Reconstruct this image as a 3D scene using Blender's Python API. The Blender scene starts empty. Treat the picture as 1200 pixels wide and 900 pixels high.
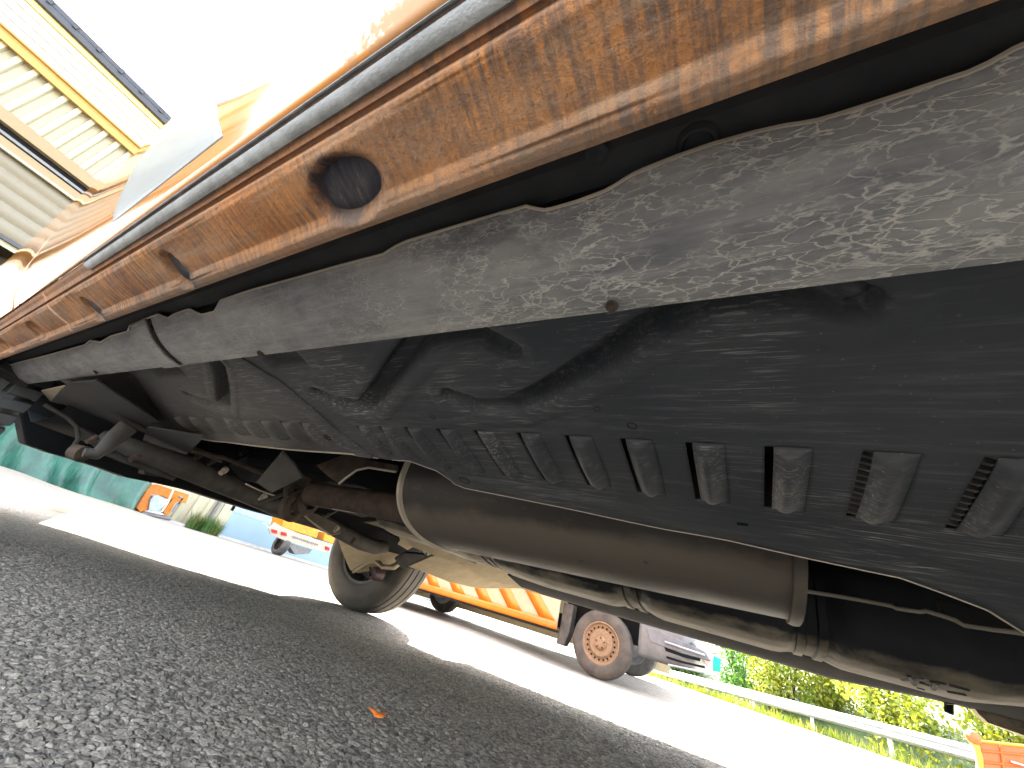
import bpy, bmesh, math, random
import numpy as np
from mathutils import Vector, Matrix

random.seed(7)
rng = np.random.RandomState(11)
scene = bpy.context.scene
COL = scene.collection

# ---------------------------------------------------------------- camera
CAM_H = 0.174
F = 451.0                                   # focal length in pixels of a 1200 x 900 frame (ultra-wide phone lens)
# rows: world x (right along the van), y (away), z (up) in lens axes (right, down, forward)
WX, WY, WZ = None, None, None
def _ray(px, py): return np.array([px - 600.0, py - 450.0, F])
def _axes():
    a = _ray(0, 542); b = _ray(1000, 849); up = np.cross(a, b); up /= np.linalg.norm(up)
    if up[1] > 0: up = -up
    v = _ray(-140, 472); v /= np.linalg.norm(v)
    xl = v - up * (v @ up); xl /= np.linalg.norm(xl)
    y = np.cross(xl, up)
    if y[0] < 0: y = -y
    vx = v; vz = np.cross(y, vx)
    if vz @ up < 0: vz = -vz
    return (-xl, y, up), (-vx, y, vz)
(WX, WY, WZ), (VX, VY, VZ) = _axes()
cam_data = bpy.data.cameras.new('camera')
cam = bpy.data.objects.new('camera', cam_data); COL.objects.link(cam)
cam_data.sensor_width = 36.0; cam_data.sensor_fit = 'HORIZONTAL'
cam_data.lens = 36.0 * F / 1200.0
cam_data.clip_start = 0.01; cam_data.clip_end = 3000
_R = np.array([WX, WY, WZ])                 # lens -> world
right = _R @ np.array([1, 0, 0]); down = _R @ np.array([0, 1, 0]); fwd = _R @ np.array([0, 0, 1])
m = Matrix([[right[i], -down[i], -fwd[i], 0] for i in range(3)] + [[0, 0, 0, 1]])
m.translation = Vector((0, 0, CAM_H))
cam.matrix_world = m
scene.camera = cam

# ---------------------------------------------------------------- world, sun, exposure
SUN = Vector((-0.94, 1.1, 1.02)).normalized()
el = math.asin(SUN.z); az = math.atan2(SUN.x, SUN.y)
world = bpy.data.worlds.new('World'); scene.world = world; world.use_nodes = True
wn = world.node_tree
bg = wn.nodes['Background']
sky = wn.nodes.new('ShaderNodeTexSky'); sky.sky_type = 'NISHITA'; sky.sun_disc = False
sky.sun_elevation = el; sky.sun_rotation = az; sky.air_density = 1.0; sky.dust_density = 3.0; sky.ozone_density = 1.0
hs_ = wn.nodes.new('ShaderNodeHueSaturation'); hs_.inputs['Saturation'].default_value = 0.42   # thin bright overcast veil over the blue
wn.links.new(sky.outputs[0], hs_.inputs['Color']); wn.links.new(hs_.outputs[0], bg.inputs[0]); bg.inputs[1].default_value = 0.125
sl = bpy.data.lights.new('sun', 'SUN'); sl.energy = 3.4; sl.angle = math.radians(0.6); sl.color = (1.0, 0.93, 0.81)
so = bpy.data.objects.new('sun', sl); COL.objects.link(so)
so.rotation_euler = SUN.to_track_quat('Z', 'Y').to_euler()
scene.view_settings.view_transform = 'Standard'; scene.view_settings.look = 'None'
scene.view_settings.exposure = 4.2; scene.view_settings.gamma = 1.0
scene.view_settings.use_curve_mapping = False
scene.cycles.max_bounces = 8; scene.cycles.diffuse_bounces = 5

# ---------------------------------------------------------------- measuring helpers
PV = np.array([VX, VY, VZ]); PW = np.array([WX, WY, WZ])
V2W = PW @ PV.T                              # van frame -> world rotation (a pitch of about 1.5 degrees)
ORG = np.array([0, 0, CAM_H])
def dv(px, py): return PV @ _ray(px, py)
def dw(px, py): return PW @ _ray(px, py)
def v2w(p): return tuple(V2W @ np.array(p, float) + ORG)
# a point of the van frame on a plane of that frame
def vX(px, py, x): d = dv(px, py); return d * (x / d[0])
def vY(px, py, y): d = dv(px, py); return d * (y / d[1])
def vZ(px, py, z): d = dv(px, py); return d * (z / d[2])
def vP(px, py, p0, n):
    d = dv(px, py); n = np.array(n, float); return d * (np.dot(p0, n) / np.dot(d, n))
def wX(px, py, x): d = dw(px, py); return d * (x / d[0]) + ORG
def wY(px, py, y): d = dw(px, py); return d * (y / d[1]) + ORG
def wZ(px, py, z): d = dw(px, py); return d * ((z - CAM_H) / d[2]) + ORG
def wD(px, py, dist): d = dw(px, py); return d * (dist / math.hypot(d[0], d[1])) + ORG

# ---------------------------------------------------------------- materials
MATS = {}
class NT:
    def __init__(s, name):
        s.m = bpy.data.materials.new(name); s.m.use_nodes = True; s.t = s.m.node_tree
        s.b = s.t.nodes['Principled BSDF']; s.tc = s.t.nodes.new('ShaderNodeTexCoord'); MATS[name] = s.m
    def n(s, ty, **k):
        o = s.t.nodes.new(ty)
        for a, b in k.items(): setattr(o, a, b)
        return o
    def link(s, a, b): s.t.links.new(a, b)
    def co(s, scale=(1, 1, 1), rot=(0, 0, 0), src='Object'):
        mp = s.n('ShaderNodeMapping'); mp.inputs['Scale'].default_value = scale; mp.inputs['Rotation'].default_value = rot
        s.link(s.tc.outputs[src], mp.inputs['Vector']); return mp.outputs[0]
    def noise(s, scale, detail=4, rough=0.55, stretch=(1, 1, 1), dist=0.0, rot=(0, 0, 0)):
        o = s.n('ShaderNodeTexNoise'); o.inputs['Scale'].default_value = scale; o.inputs['Detail'].default_value = detail
        o.inputs['Roughness'].default_value = rough; o.inputs['Distortion'].default_value = dist
        s.link(s.co(stretch, rot), o.inputs['Vector']); return o.outputs['Fac']
    def vor(s, scale, feature='F1', stretch=(1, 1, 1), out='Distance', warp=0.0, wscale=8):
        o = s.n('ShaderNodeTexVoronoi', feature=feature); o.inputs['Scale'].default_value = scale
        c = s.co(stretch)
        if warp:
            nz = s.n('ShaderNodeTexNoise'); nz.inputs['Scale'].default_value = wscale; nz.inputs['Detail'].default_value = 5; s.link(c, nz.inputs['Vector'])
            vm = s.n('ShaderNodeVectorMath', operation='MULTIPLY_ADD'); s.link(nz.outputs['Color'], vm.inputs[0]); vm.inputs[1].default_value = (warp,) * 3; s.link(c, vm.inputs[2]); c = vm.outputs[0]
        s.link(c, o.inputs['Vector']); return o.outputs[out]
    def ramp(s, fac, stops):
        r = s.n('ShaderNodeValToRGB'); e = r.color_ramp.elements
        while len(e) < len(stops): e.new(0.5)
        for i, (p, c) in enumerate(stops):
            e[i].position = p
            if not isinstance(c, (tuple, list)): c = (c, c, c)
            e[i].color = (*c[:3], 1)
        s.link(fac, r.inputs[0]); return r.outputs[0]
    def mix(s, fac, a, b, mode='MIX'):
        x = s.n('ShaderNodeMix', data_type='RGBA', blend_type=mode)
        for sock, v in ((x.inputs['Factor'], fac), (x.inputs['A'], a), (x.inputs['B'], b)):
            if isinstance(v, (int, float)): sock.default_value = v if sock.type == 'VALUE' else (v, v, v, 1)
            elif isinstance(v, tuple): sock.default_value = (*v[:3], 1)
            else: s.link(v, sock)
        return x.outputs['Result']
    def math(s, op, a, b=None):
        x = s.n('ShaderNodeMath', operation=op)
        for i, v in enumerate((a, b)):
            if v is None: continue
            if isinstance(v, (int, float)): x.inputs[i].default_value = v
            else: s.link(v, x.inputs[i])
        return x.outputs[0]
    def sep(s, axis):
        x = s.n('ShaderNodeSeparateXYZ'); s.link(s.tc.outputs['Object'], x.inputs[0]); return x.outputs[axis]
    def nrm(s, axis):
        g = s.n('ShaderNodeNewGeometry'); x = s.n('ShaderNodeSeparateXYZ'); s.link(g.outputs['Normal'], x.inputs[0]); return x.outputs[axis]
    def set(s, color=None, rough=None, metal=None, coat=None, bump=None, bd=0.002, bs=0.5, spec=None):
        for sock, v in (('Base Color', color), ('Roughness', rough), ('Metallic', metal), ('Coat Weight', coat), ('Specular IOR Level', spec)):
            if v is None: continue
            if isinstance(v, (int, float)): s.b.inputs[sock].default_value = v
            elif isinstance(v, tuple): s.b.inputs[sock].default_value = (*v[:3], 1)
            else: s.link(v, s.b.inputs[sock])
        if bump is not None:
            b = s.n('ShaderNodeBump'); b.inputs['Strength'].default_value = bs; b.inputs['Distance'].default_value = bd
            s.link(bump, b.inputs['Height']); s.link(b.outputs[0], s.b.inputs['Normal'])
        return s.m

def simple(name, col, rough=0.6, metal=0.0, var=0.25, scale=12, coat=None, bump=0.3, bd=0.001, spec=None):
    t = NT(name); n = t.noise(scale, 6, 0.6)
    dark = tuple(c * (1 - var) for c in col); lite = tuple(min(1, c * (1 + var)) for c in col)
    c = t.ramp(n, [(0.3, dark), (0.7, lite)])
    r = t.ramp(n, [(0.3, max(0, rough - 0.1)), (0.7, min(1, rough + 0.12))])
    return t.set(c, r, metal, coat, t.noise(scale * 12, 3), bd=bd, bs=bump, spec=spec)

# underbody plastic: charcoal with long scratches and dust
def mat_tray():
    t = NT('tray_plastic')
    scr = t.ramp(t.noise(90, 6, 0.7, (0.10, 1.6, 1.6), rot=(0, 0, 0.10)), [(0.50, 0), (0.72, 1)])
    scr2 = t.ramp(t.noise(520, 3, 0.6, (0.045, 1, 1), rot=(0, 0, -0.06)), [(0.55, 0), (0.66, 1)])
    cloud = t.noise(6, 5, 0.6)
    base = t.ramp(cloud, [(0.3, (0.040, 0.045, 0.053)), (0.7, (0.075, 0.078, 0.082))])
    c = t.mix(t.math('MULTIPLY', scr, 0.45), base, (0.19, 0.185, 0.18))
    c = t.mix(t.math('MULTIPLY', t.math('MULTIPLY', scr2, t.ramp(t.noise(7, 3), [(0.45, 0), (0.6, 1)])), 0.85), c, (0.34, 0.33, 0.31))
    spots = t.ramp(t.vor(130, 'F1'), [(0.06, 1), (0.12, 0)])
    c = t.mix(t.math('MULTIPLY', spots, 0.25), c, (0.3, 0.28, 0.24))
    mr = t.n('ShaderNodeMapRange'); mr.inputs['From Min'].default_value = -0.10; mr.inputs['From Max'].default_value = -0.60
    mr.inputs['To Min'].default_value = 0.0; mr.inputs['To Max'].default_value = 1.0; t.link(t.sep(0), mr.inputs['Value'])
    d2 = t.math('MULTIPLY', mr.outputs[0], t.ramp(t.noise(14, 5), [(0.2, 0.55), (0.8, 0.95)]))
    c = t.mix(t.math('MULTIPLY', d2, 0.75), c, (0.17, 0.155, 0.13))
    return t.set(c, t.ramp(cloud, [(0.3, 0.50), (0.7, 0.72)]), spec=0.28, bump=t.noise(240, 4, 0.7, (0.2, 1, 1)), bd=0.0006, bs=0.35)
# light grey bar with crazed white cracks
def mat_bar():
    t = NT('crazed_grey_coating')
    n = t.noise(30, 8, 0.7, (0.4, 1, 1))
    base = t.ramp(n, [(0.28, (0.105, 0.112, 0.122)), (0.5, (0.215, 0.213, 0.208)), (0.75, (0.36, 0.345, 0.315))])
    e1 = t.vor(105, 'DISTANCE_TO_EDGE', (0.42, 1, 1), warp=0.034, wscale=60)
    e2 = t.vor(210, 'DISTANCE_TO_EDGE', (0.33, 1, 1), warp=0.013, wscale=150)
    k1 = t.math('MULTIPLY', t.ramp(e1, [(0.0, 1), (0.028, 0.55), (0.05, 0.0)]), t.ramp(t.noise(26, 4), [(0.42, 0), (0.56, 1)]))
    k2 = t.math('MULTIPLY', t.ramp(e2, [(0.0, 1), (0.07, 0.0)]), t.ramp(t.noise(40, 4, 0.6, (0.5, 1, 1)), [(0.42, 0), (0.58, 1)]))
    k = t.math('MAXIMUM', k1, k2)
    mr = t.n('ShaderNodeMapRange'); mr.inputs['From Min'].default_value = -0.06; mr.inputs['From Max'].default_value = 0.16; mr.inputs['To Min'].default_value = 0.22; t.link(t.sep(0), mr.inputs['Value'])
    c = t.mix(t.math('MULTIPLY', t.math('MULTIPLY', k, 0.66), mr.outputs[0]), base, (0.80, 0.76, 0.67))
    st = t.ramp(t.noise(190, 4, 0.6, (0.08, 1, 1)), [(0.5, 0), (0.7, 1)])
    c = t.mix(t.math('MULTIPLY', st, 0.35), c, (0.42, 0.41, 0.39))
    blk = t.ramp(t.noise(14, 6, 0.7, (0.4, 1, 1)), [(0.64, 0), (0.74, 1)])
    c = t.mix(t.math('MULTIPLY', blk, 0.7), c, (0.05, 0.055, 0.065))
    h = t.math('ADD', t.math('MULTIPLY', k, 0.8), t.noise(70, 5, 0.7, (0.4, 1, 1)))
    return t.set(c, 0.62, bump=h, bd=0.0009, bs=0.55)
# dirty orange sill: paint, brown road film streaked across the panel
def mat_sill():
    t = NT('dirty_orange_paint')
    orange = t.ramp(t.noise(19, 5), [(0.3, (0.39, 0.150, 0.040)), (0.7, (0.55, 0.240, 0.070))])
    brown = t.ramp(t.noise(80, 6, 0.75), [(0.3, (0.045, 0.036, 0.038)), (0.7, (0.16, 0.115, 0.09))])
    streak = t.noise(330, 5, 0.62, (1.0, 0.13, 0.13), 0.3)
    cloud = t.noise(17, 6, 0.65, (0.55, 1.6, 1.6))
    zone = t.ramp(t.noise(12, 4, 0.6, (0.6, 1.4, 1.4)), [(0.34, 0.20), (0.52, 1)])
    f = t.math('ADD', t.math('MULTIPLY', streak, 0.70), t.math('MULTIPLY', cloud, 0.75))
    k = t.math('MULTIPLY', t.ramp(streak, [(0.42, 0), (0.60, 1)]), zone)
    c = t.mix(t.math('MULTIPLY', k, 0.88), orange, brown)
    c = t.mix(t.ramp(cloud, [(0.42, 0.0), (0.68, 0.75)]), c, t.ramp(t.noise(240, 5, 0.7), [(0.3, (0.13, 0.088, 0.062)), (0.7, (0.30, 0.205, 0.145))]))
    c = t.mix(t.ramp(t.noise(420, 5, 0.75), [(0.52, 0), (0.70, 0.65)]), c, (0.10, 0.06, 0.045))
    blue = t.ramp(t.noise(8, 6, 0.7, (0.8, 1.5, 1.5)), [(0.56, 0), (0.68, 1)])
    c = t.mix(t.math('MULTIPLY', t.math('MULTIPLY', blue, t.ramp(streak, [(0.30, 0.35), (0.6, 1)])), 0.85), c, (0.055, 0.048, 0.058))
    gr = t.ramp(t.noise(170, 5, 0.65, (0.10, 1, 1)), [(0.52, 0), (0.72, 1)])
    c = t.mix(t.math('MULTIPLY', gr, 0.5), c, (0.36, 0.265, 0.185))
    for cx_, cy_, rx_, ry_ in ((-0.159, 0.0405, 0.027, 0.016), (-0.350, 0.047, 0.012, 0.014), (-0.570, 0.047, 0.014, 0.014), (0.17, 0.030, 0.06, 0.016), (0.03, 0.026, 0.03, 0.006)):
        vx = t.math('MULTIPLY', t.math('SUBTRACT', t.sep(0), cx_ + 0.2), 1 / rx_); vy = t.math('MULTIPLY', t.math('SUBTRACT', t.sep(1), cy_ - 0.92), 1 / ry_)
        q_ = t.math('SQRT', t.math('ADD', t.math('MULTIPLY', vx, vx), t.math('MULTIPLY', vy, vy)))
        q_ = t.math('ADD', q_, t.math('MULTIPLY', t.math('SUBTRACT', t.noise(90, 6, 0.7, (1, 0.4, 0.4)), 0.5), 1.5))
        c = t.mix(t.ramp(q_, [(0.62, 0.93), (1.0, 0.0)]), c, (0.035, 0.032, 0.042))
    for y0_, y1_, col_, a_ in ((-0.874, -0.866, (0.20, 0.155, 0.12), 0.75), (-0.8965, -0.8995, (0.23, 0.13, 0.085), 0.6)):
        my = t.n('ShaderNodeMapRange'); my.inputs['From Min'].default_value = y0_; my.inputs['From Max'].default_value = y1_; t.link(t.sep(1), my.inputs['Value'])
        c = t.mix(t.math('MULTIPLY', t.math('MULTIPLY', my.outputs[0], a_), t.ramp(t.noise(60, 5, 0.7, (0.5, 1, 1)), [(0.35, 0.4), (0.6, 1)])), c, col_)
    return t.set(c, t.ramp(f, [(0.5, 0.58), (0.75, 0.85)]), spec=0.3, bump=t.math('ADD', t.math('MULTIPLY', streak, 0.6), t.noise(420, 4, 0.7)), bd=0.0008, bs=0.8)
SPX = (0.01, 0.11)
def mat_paint(name, col, dirt=True):
    t = NT(name)
    n = t.noise(10, 5)
    c = t.ramp(n, [(0.3, tuple(x * 0.9 for x in col)), (0.7, col)])
    film = t.ramp(t.noise(26, 8, 0.75), [(0.53, 0), (0.60, 1)])
    mr = t.n('ShaderNodeMapRange'); mr.inputs['From Min'].default_value = 0.333; mr.inputs['From Max'].default_value = 0.340
    mr.inputs['To Min'].default_value = 1; mr.inputs['To Max'].default_value = 0; t.link(t.sep(2), mr.inputs['Value'])
    d = t.math('MULTIPLY', film, mr.outputs[0]) if dirt else t.math('MULTIPLY', film, 0.15)
    if dirt:
        mx = t.n('ShaderNodeMapRange'); mx.inputs['From Min'].default_value = SPX[0]; mx.inputs['From Max'].default_value = SPX[1]; t.link(t.sep(0), mx.inputs['Value'])
        mz = t.n('ShaderNodeMapRange'); mz.inputs['From Min'].default_value = 0.358; mz.inputs['From Max'].default_value = 0.343; t.link(t.sep(2), mz.inputs['Value'])
        q = t.math('MULTIPLY', mx.outputs[0], mz.outputs[0]); sp = t.ramp(t.math('ADD', t.math('MULTIPLY', q, 0.40), t.noise(260, 8, 0.8)), [(0.74, 0), (0.80, 1)])
        d = t.math('MAXIMUM', d, sp)
    c = t.mix(t.math('MULTIPLY', d, 0.7), c, (0.36, 0.20, 0.09))
    r = t.ramp(d, [(0, 0.13), (1, 0.6)])
    return t.set(c, r, coat=t.ramp(d, [(0, 0.8), (1, 0.0)]), bump=t.noise(9, 2), bd=0.002, bs=0.12)
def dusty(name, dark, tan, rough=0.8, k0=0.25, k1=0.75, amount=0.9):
    # road dirt plus light off the sunlit ground, coloured into down-facing faces
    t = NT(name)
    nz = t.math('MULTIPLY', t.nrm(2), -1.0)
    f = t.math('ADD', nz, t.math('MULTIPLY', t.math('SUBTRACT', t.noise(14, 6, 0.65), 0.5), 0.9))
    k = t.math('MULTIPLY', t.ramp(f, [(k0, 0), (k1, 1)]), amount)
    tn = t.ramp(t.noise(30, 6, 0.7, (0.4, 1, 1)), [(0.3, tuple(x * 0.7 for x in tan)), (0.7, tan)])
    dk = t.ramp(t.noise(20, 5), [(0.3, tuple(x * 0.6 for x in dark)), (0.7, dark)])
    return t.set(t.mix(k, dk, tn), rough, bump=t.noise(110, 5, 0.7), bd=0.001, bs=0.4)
def mat_muffler():
    t = NT('muffler_steel')
    n = t.noise(6, 6, 0.6)
    c = t.ramp(n, [(0.3, (0.034, 0.030, 0.027)), (0.7, (0.062, 0.055, 0.048))])
    nz = t.math('MULTIPLY', t.nrm(2), -1.0)
    rust = t.ramp(t.noise(38, 6, 0.75, (0.4, 1, 1)), [(0.55, 0), (0.7, 1)])
    c = t.mix(t.math('MULTIPLY', rust, 0.5), c, (0.16, 0.085, 0.05))
    d = t.ramp(t.math('ADD', nz, t.math('MULTIPLY', t.noise(12, 5), 0.4)), [(0.85, 0), (1.15, 1)])
    c = t.mix(t.math('MULTIPLY', d, 0.7), c, (0.15, 0.128, 0.100))
    pit = t.ramp(t.vor(20), [(0.05, 1), (0.09, 0)])
    c = t.mix(t.math('MULTIPLY', pit, 0.6), c, (0.05, 0.035, 0.03))
    return t.set(c, t.ramp(n, [(0.3, 0.50), (0.7, 0.7)]), 0.0, spec=0.35, bump=t.noise(120, 4), bd=0.0006, bs=0.3)
def mat_asphalt():
    t = NT('asphalt')
    n = t.noise(0.9, 6, 0.6)
    v = t.vor(132, 'F1', out='Color'); vb = t.n('ShaderNodeSeparateColor'); t.link(v, vb.inputs[0])
    d = t.vor(132, 'F1')
    stone = t.ramp(vb.outputs[0], [(0.0, (0.02, 0.018, 0.016)), (0.09, (0.03, 0.027, 0.023)), (0.13, (0.20, 0.170, 0.130)), (0.35, (0.35, 0.300, 0.228)), (0.8, (0.46, 0.400, 0.310)), (1.0, (0.64, 0.57, 0.45))])
    k = t.ramp(d, [(0.44, 1), (0.66, 0)])
    d2 = t.vor(280, 'F1'); k2 = t.ramp(d2, [(0.40, 1), (0.62, 0)])
    gap = t.mix(k2, (0.05, 0.042, 0.033), (0.27, 0.23, 0.175))
    c = t.mix(k, gap, stone)
    c = t.mix(t.ramp(t.noise(300, 4, 0.7), [(0.35, 0.0), (0.7, 0.55)]), c, (0.10, 0.088, 0.074))
    c = t.mix(0.20, c, t.ramp(n, [(0.3, (0.16, 0.145, 0.125)), (0.7, (0.32, 0.292, 0.25))]))
    c = t.mix(0.18, c, t.ramp(t.noise(9, 5), [(0.3, 0.08), (0.7, (0.36, 0.32, 0.26))]))
    h = t.math('ADD', t.math('MULTIPLY', k, 0.6), t.math('MULTIPLY', t.noise(420, 3), 0.5))
    return t.set(c, 0.82, bump=h, bd=0.0035, bs=0.9)
def mat_rubber(name='tyre_rubber', col=(0.032, 0.030, 0.028), dust=(0.16, 0.14, 0.115), a=0.55):
    t = NT(name); n = t.noise(8, 6, 0.6)
    k = t.math('MULTIPLY', t.ramp(n, [(0.35, 0.1), (0.7, 1)]), a)
    return t.set(t.mix(k, col, dust), 0.75, bump=t.noise(90, 4), bd=0.001, bs=0.35)
def mat_leaf(name, c1, c2):
    t = NT(name); n = t.noise(1.7, 3); g = t.n('ShaderNodeObjectInfo')
    c = t.mix(t.ramp(n, [(0.35, 0), (0.65, 1)]), c1, c2)
    t.set(c, 0.5)
    t.b.inputs['Transmission Weight'].default_value = 0.0
    tr = t.n('ShaderNodeBsdfTranslucent'); t.link(c, tr.inputs[0]); ms = t.n('ShaderNodeMixShader'); ms.inputs[0].default_value = 0.35
    out = t.t.nodes['Material Output']; t.link(t.b.outputs[0], ms.inputs[1]); t.link(tr.outputs[0], ms.inputs[2]); t.link(ms.outputs[0], out.inputs[0])
    return t.m

TRAY = mat_tray(); BAR = mat_bar(); SILL = mat_sill(); ASPH = mat_asphalt(); MUF = mat_muffler(); RUB = mat_rubber()
ORANGE = mat_paint('orange_paint', (0.66, 0.245, 0.035)); WHITEF = mat_paint('white_reflective_film', (0.24, 0.255, 0.25)); WHITEF.node_tree.nodes['Principled BSDF'].inputs['Coat Weight'].default_value = 0.0
for l_ in list(WHITEF.node_tree.links):
    if l_.to_socket.name in ('Coat Weight', 'Roughness'): WHITEF.node_tree.links.remove(l_)
WHITEF.node_tree.nodes['Principled BSDF'].inputs['Roughness'].default_value = 0.32; WHITEF.node_tree.nodes['Principled BSDF'].inputs['Coat Weight'].default_value = 0.15
YELLOWP = mat_paint('amber_paint', (0.80, 0.42, 0.03))
TRIM = simple('grey_rubber_trim', (0.22, 0.225, 0.22), 0.55, var=0.45, scale=70)
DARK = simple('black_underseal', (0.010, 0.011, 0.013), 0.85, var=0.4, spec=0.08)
PLATE = simple('dark_plastic_plate', (0.040, 0.040, 0.041), 0.75, var=0.4, scale=20, spec=0.15)
TANK = dusty('dust_and_bounce_tank', (0.020, 0.023, 0.028), (0.38, 0.325, 0.240), 0.7, 0.70, 1.05)
ARM = dusty('dust_and_bounce_arm', (0.10, 0.085, 0.062), (0.42, 0.35, 0.24), 0.8, -0.45, 0.35)
DARKPL = simple('dark_plate', (0.018, 0.018, 0.018), 0.8, var=0.5, scale=30, spec=0.15)  # plate plastic in one even darker tone
ROD = simple('dark_rod', (0.055, 0.051, 0.047), 0.7, var=0.4, scale=25, spec=0.2)
RUSTY = simple('rusty_brown_steel', (0.060, 0.044, 0.034), 0.8, var=0.5, scale=30, spec=0.2)
EDGE = simple('pale_edge', (0.42, 0.37, 0.29), 0.6)
STEEL = simple('galvanised_steel', (0.42, 0.44, 0.45), 0.42, 0.6, var=0.15)

# ---------------------------------------------------------------- mesh helpers (all in world space)
class MB:
    def __init__(s): s.v = []; s.f = []
    def add(s, vs, fs):
        o = len(s.v); s.v += [tuple(map(float, p)) for p in vs]; s.f += [tuple(i + o for i in f) for f in fs]; return s
    def grid(s, P, closeu=False, closev=False):
        nu, nv = len(P), len(P[0]); vs = [p for row in P for p in row]; fs = []
        for i in range(nu if closeu else nu - 1):
            for j in range(nv if closev else nv - 1):
                a = i * nv + j; b = ((i + 1) % nu) * nv + j; c = ((i + 1) % nu) * nv + (j + 1) % nv; d = i * nv + (j + 1) % nv
                fs.append((a, b, c, d))
        return s.add(vs, fs)
    def box(s, c, size, rot=None):
        vs = []; c = Vector(c)
        for dx in (-.5, .5):
            for dy in (-.5, .5):
                for dz in (-.5, .5):
                    p = Vector((dx * size[0], dy * size[1], dz * size[2]))
                    if rot is not None: p = rot @ p
                    vs.append(c + p)
        return s.add(vs, [(0, 1, 3, 2), (4, 6, 7, 5), (0, 4, 5, 1), (2, 3, 7, 6), (0, 2, 6, 4), (1, 5, 7, 3)])
    def tube(s, pts, r, seg=12, caps=True, flat=1.0):
        pts = [Vector(p) for p in pts]; n = len(pts); rs = r if isinstance(r, (list, tuple)) else [r] * n
        rings = []; up = Vector((0, 0, 1))
        for i, p in enumerate(pts):
            t = (pts[min(i + 1, n - 1)] - pts[max(i - 1, 0)]).normalized()
            a = t.cross(up)
            if a.length < 1e-3: a = t.cross(Vector((1, 0, 0)))
            a.normalize(); b = a.cross(t).normalized()
            rings.append([p + (a * math.cos(q) + b * math.sin(q) * flat) * rs[i] for q in [2 * math.pi * k / seg for k in range(seg)]])
        o = len(s.v); s.grid(rings, closev=True)
        if caps:
            s.f.append(tuple(o + k for k in range(seg))[::-1]); s.f.append(tuple(o + (n - 1) * seg + k for k in range(seg)))
        return s
    def lathe(s, c, axis, prof, seg=48, ref=None):
        # prof: (along axis, radius)
        axis = Vector(axis).normalized(); c = Vector(c)
        a = axis.cross(Vector((0, 0, 1)));
        if a.length < 1e-3: a = Vector((1, 0, 0))
        a.normalize(); b = axis.cross(a).normalized()
        return s.grid([[c + axis * h + (a * math.cos(q) + b * math.sin(q)) * r for q in [2 * math.pi * k / seg for k in range(seg)]] for h, r in prof], closev=True)
    def slab(s, poly, t, n=None):
        # a plate: polygon corner list (nearly planar), thickness t away from n
        P = [Vector(p) for p in poly]
        if n is None:
            n = Vector((0, 0, 0))
            for i in range(len(P)): n += P[i].cross(P[(i + 1) % len(P)])
        n = Vector(n).normalized(); k = len(P)
        vs = P + [p + n * t for p in P]
        return s.add(vs, [tuple(range(k))[::-1], tuple(range(k, 2 * k))] + [(i, (i + 1) % k, k + (i + 1) % k, k + i) for i in range(k)])

def part(name, mb, mat, parent, smooth=True, bevel=0.0, solid=0.0, label=None, angle=35, kind=None, seg=2):
    me = bpy.data.meshes.new(name)
    L = np.array(parent.matrix_world.translation) if parent else np.zeros(3)
    # root empties carry the only transform, so a part's mesh is written relative to the thing's base
    base = parent
    while base is not None and base.parent is not None: base = base.parent
    off = Vector(base['base_xyz']) if base is not None and 'base_xyz' in base else Vector((0, 0, 0))
    me.from_pydata([(v[0] - off.x, v[1] - off.y, v[2] - off.z) for v in mb.v], [], mb.f)
    me.update()
    bm = bmesh.new(); bm.from_mesh(me); bmesh.ops.recalc_face_normals(bm, faces=bm.faces[:])
    if smooth:
        for f in bm.faces: f.smooth = True
        lim = math.radians(angle)
        for e in bm.edges:
            if len(e.link_faces) == 2 and e.calc_face_angle(0) > lim: e.smooth = False
    bm.to_mesh(me); bm.free()
    me.materials.append(mat)
    o = bpy.data.objects.new(name, me); COL.objects.link(o); o.parent = parent
    if bevel: md = o.modifiers.new('bevel', 'BEVEL'); md.width = bevel; md.segments = seg; md.limit_method = 'ANGLE'; md.angle_limit = math.radians(30)
    if solid: md = o.modifiers.new('solid', 'SOLIDIFY'); md.thickness = solid; md.offset = 0
    if label: o['label'] = label
    if kind: o['kind'] = kind
    return o
def thing(name, label, cat, loc, group=None):
    o = bpy.data.objects.new(name, None); COL.objects.link(o); o.location = loc; o.empty_display_size = 0.2
    o['label'] = label; o['category'] = cat; o['base_xyz'] = [float(c) for c in loc]
    if group: o['group'] = group
    return o
def tag(o, label, cat, group=None):
    o['label'] = label; o['category'] = cat
    if group: o['group'] = group
    return o
def struct(name, mb, mat, smooth=True):
    o = part(name, mb, mat, None, smooth); o['kind'] = 'structure'; return o
def sm(x): x = min(1, max(0, x)); return x * x * (3 - 2 * x)

# ---------------------------------------------------------------- ground
CTRL = [(0, 0, 0), (-1.7, 1.75, 0), (2, 1, 0), (-3, 0, 0), (-4, 2.4, 0), (0, 2.0, -0.01), (-12.9, 0, 0.15), (-12, 1.5, 0.13), (-11.6, 3.0, 0.06), (-12, 5, 0), (-12.6, 8.2, 0.0), (-13, 12, 0), (-8, 3, 0), (-9, 7, 0),
        (-1.55, 5.25, -0.135), (-1.55, 6.95, -0.055), (-5.1, 6.95, -0.045), (-5.0, 5.3, -0.11), (1.5, 5.4, -0.15), (0.5, 3.4, -0.05), (-2.5, 3.4, -0.04), (4, 15, -0.36), (-3, 21, -0.42), (-8, 20, -0.35), (10, 10, -0.3), (6, 5, -0.15), (-13, 20, -0.1),
        (0, -6, 0), (8, 0, -0.05), (-10, -8, 0.1), (30, 30, -0.8), (-20, 40, -0.5)]
CT = np.array(CTRL)
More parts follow.
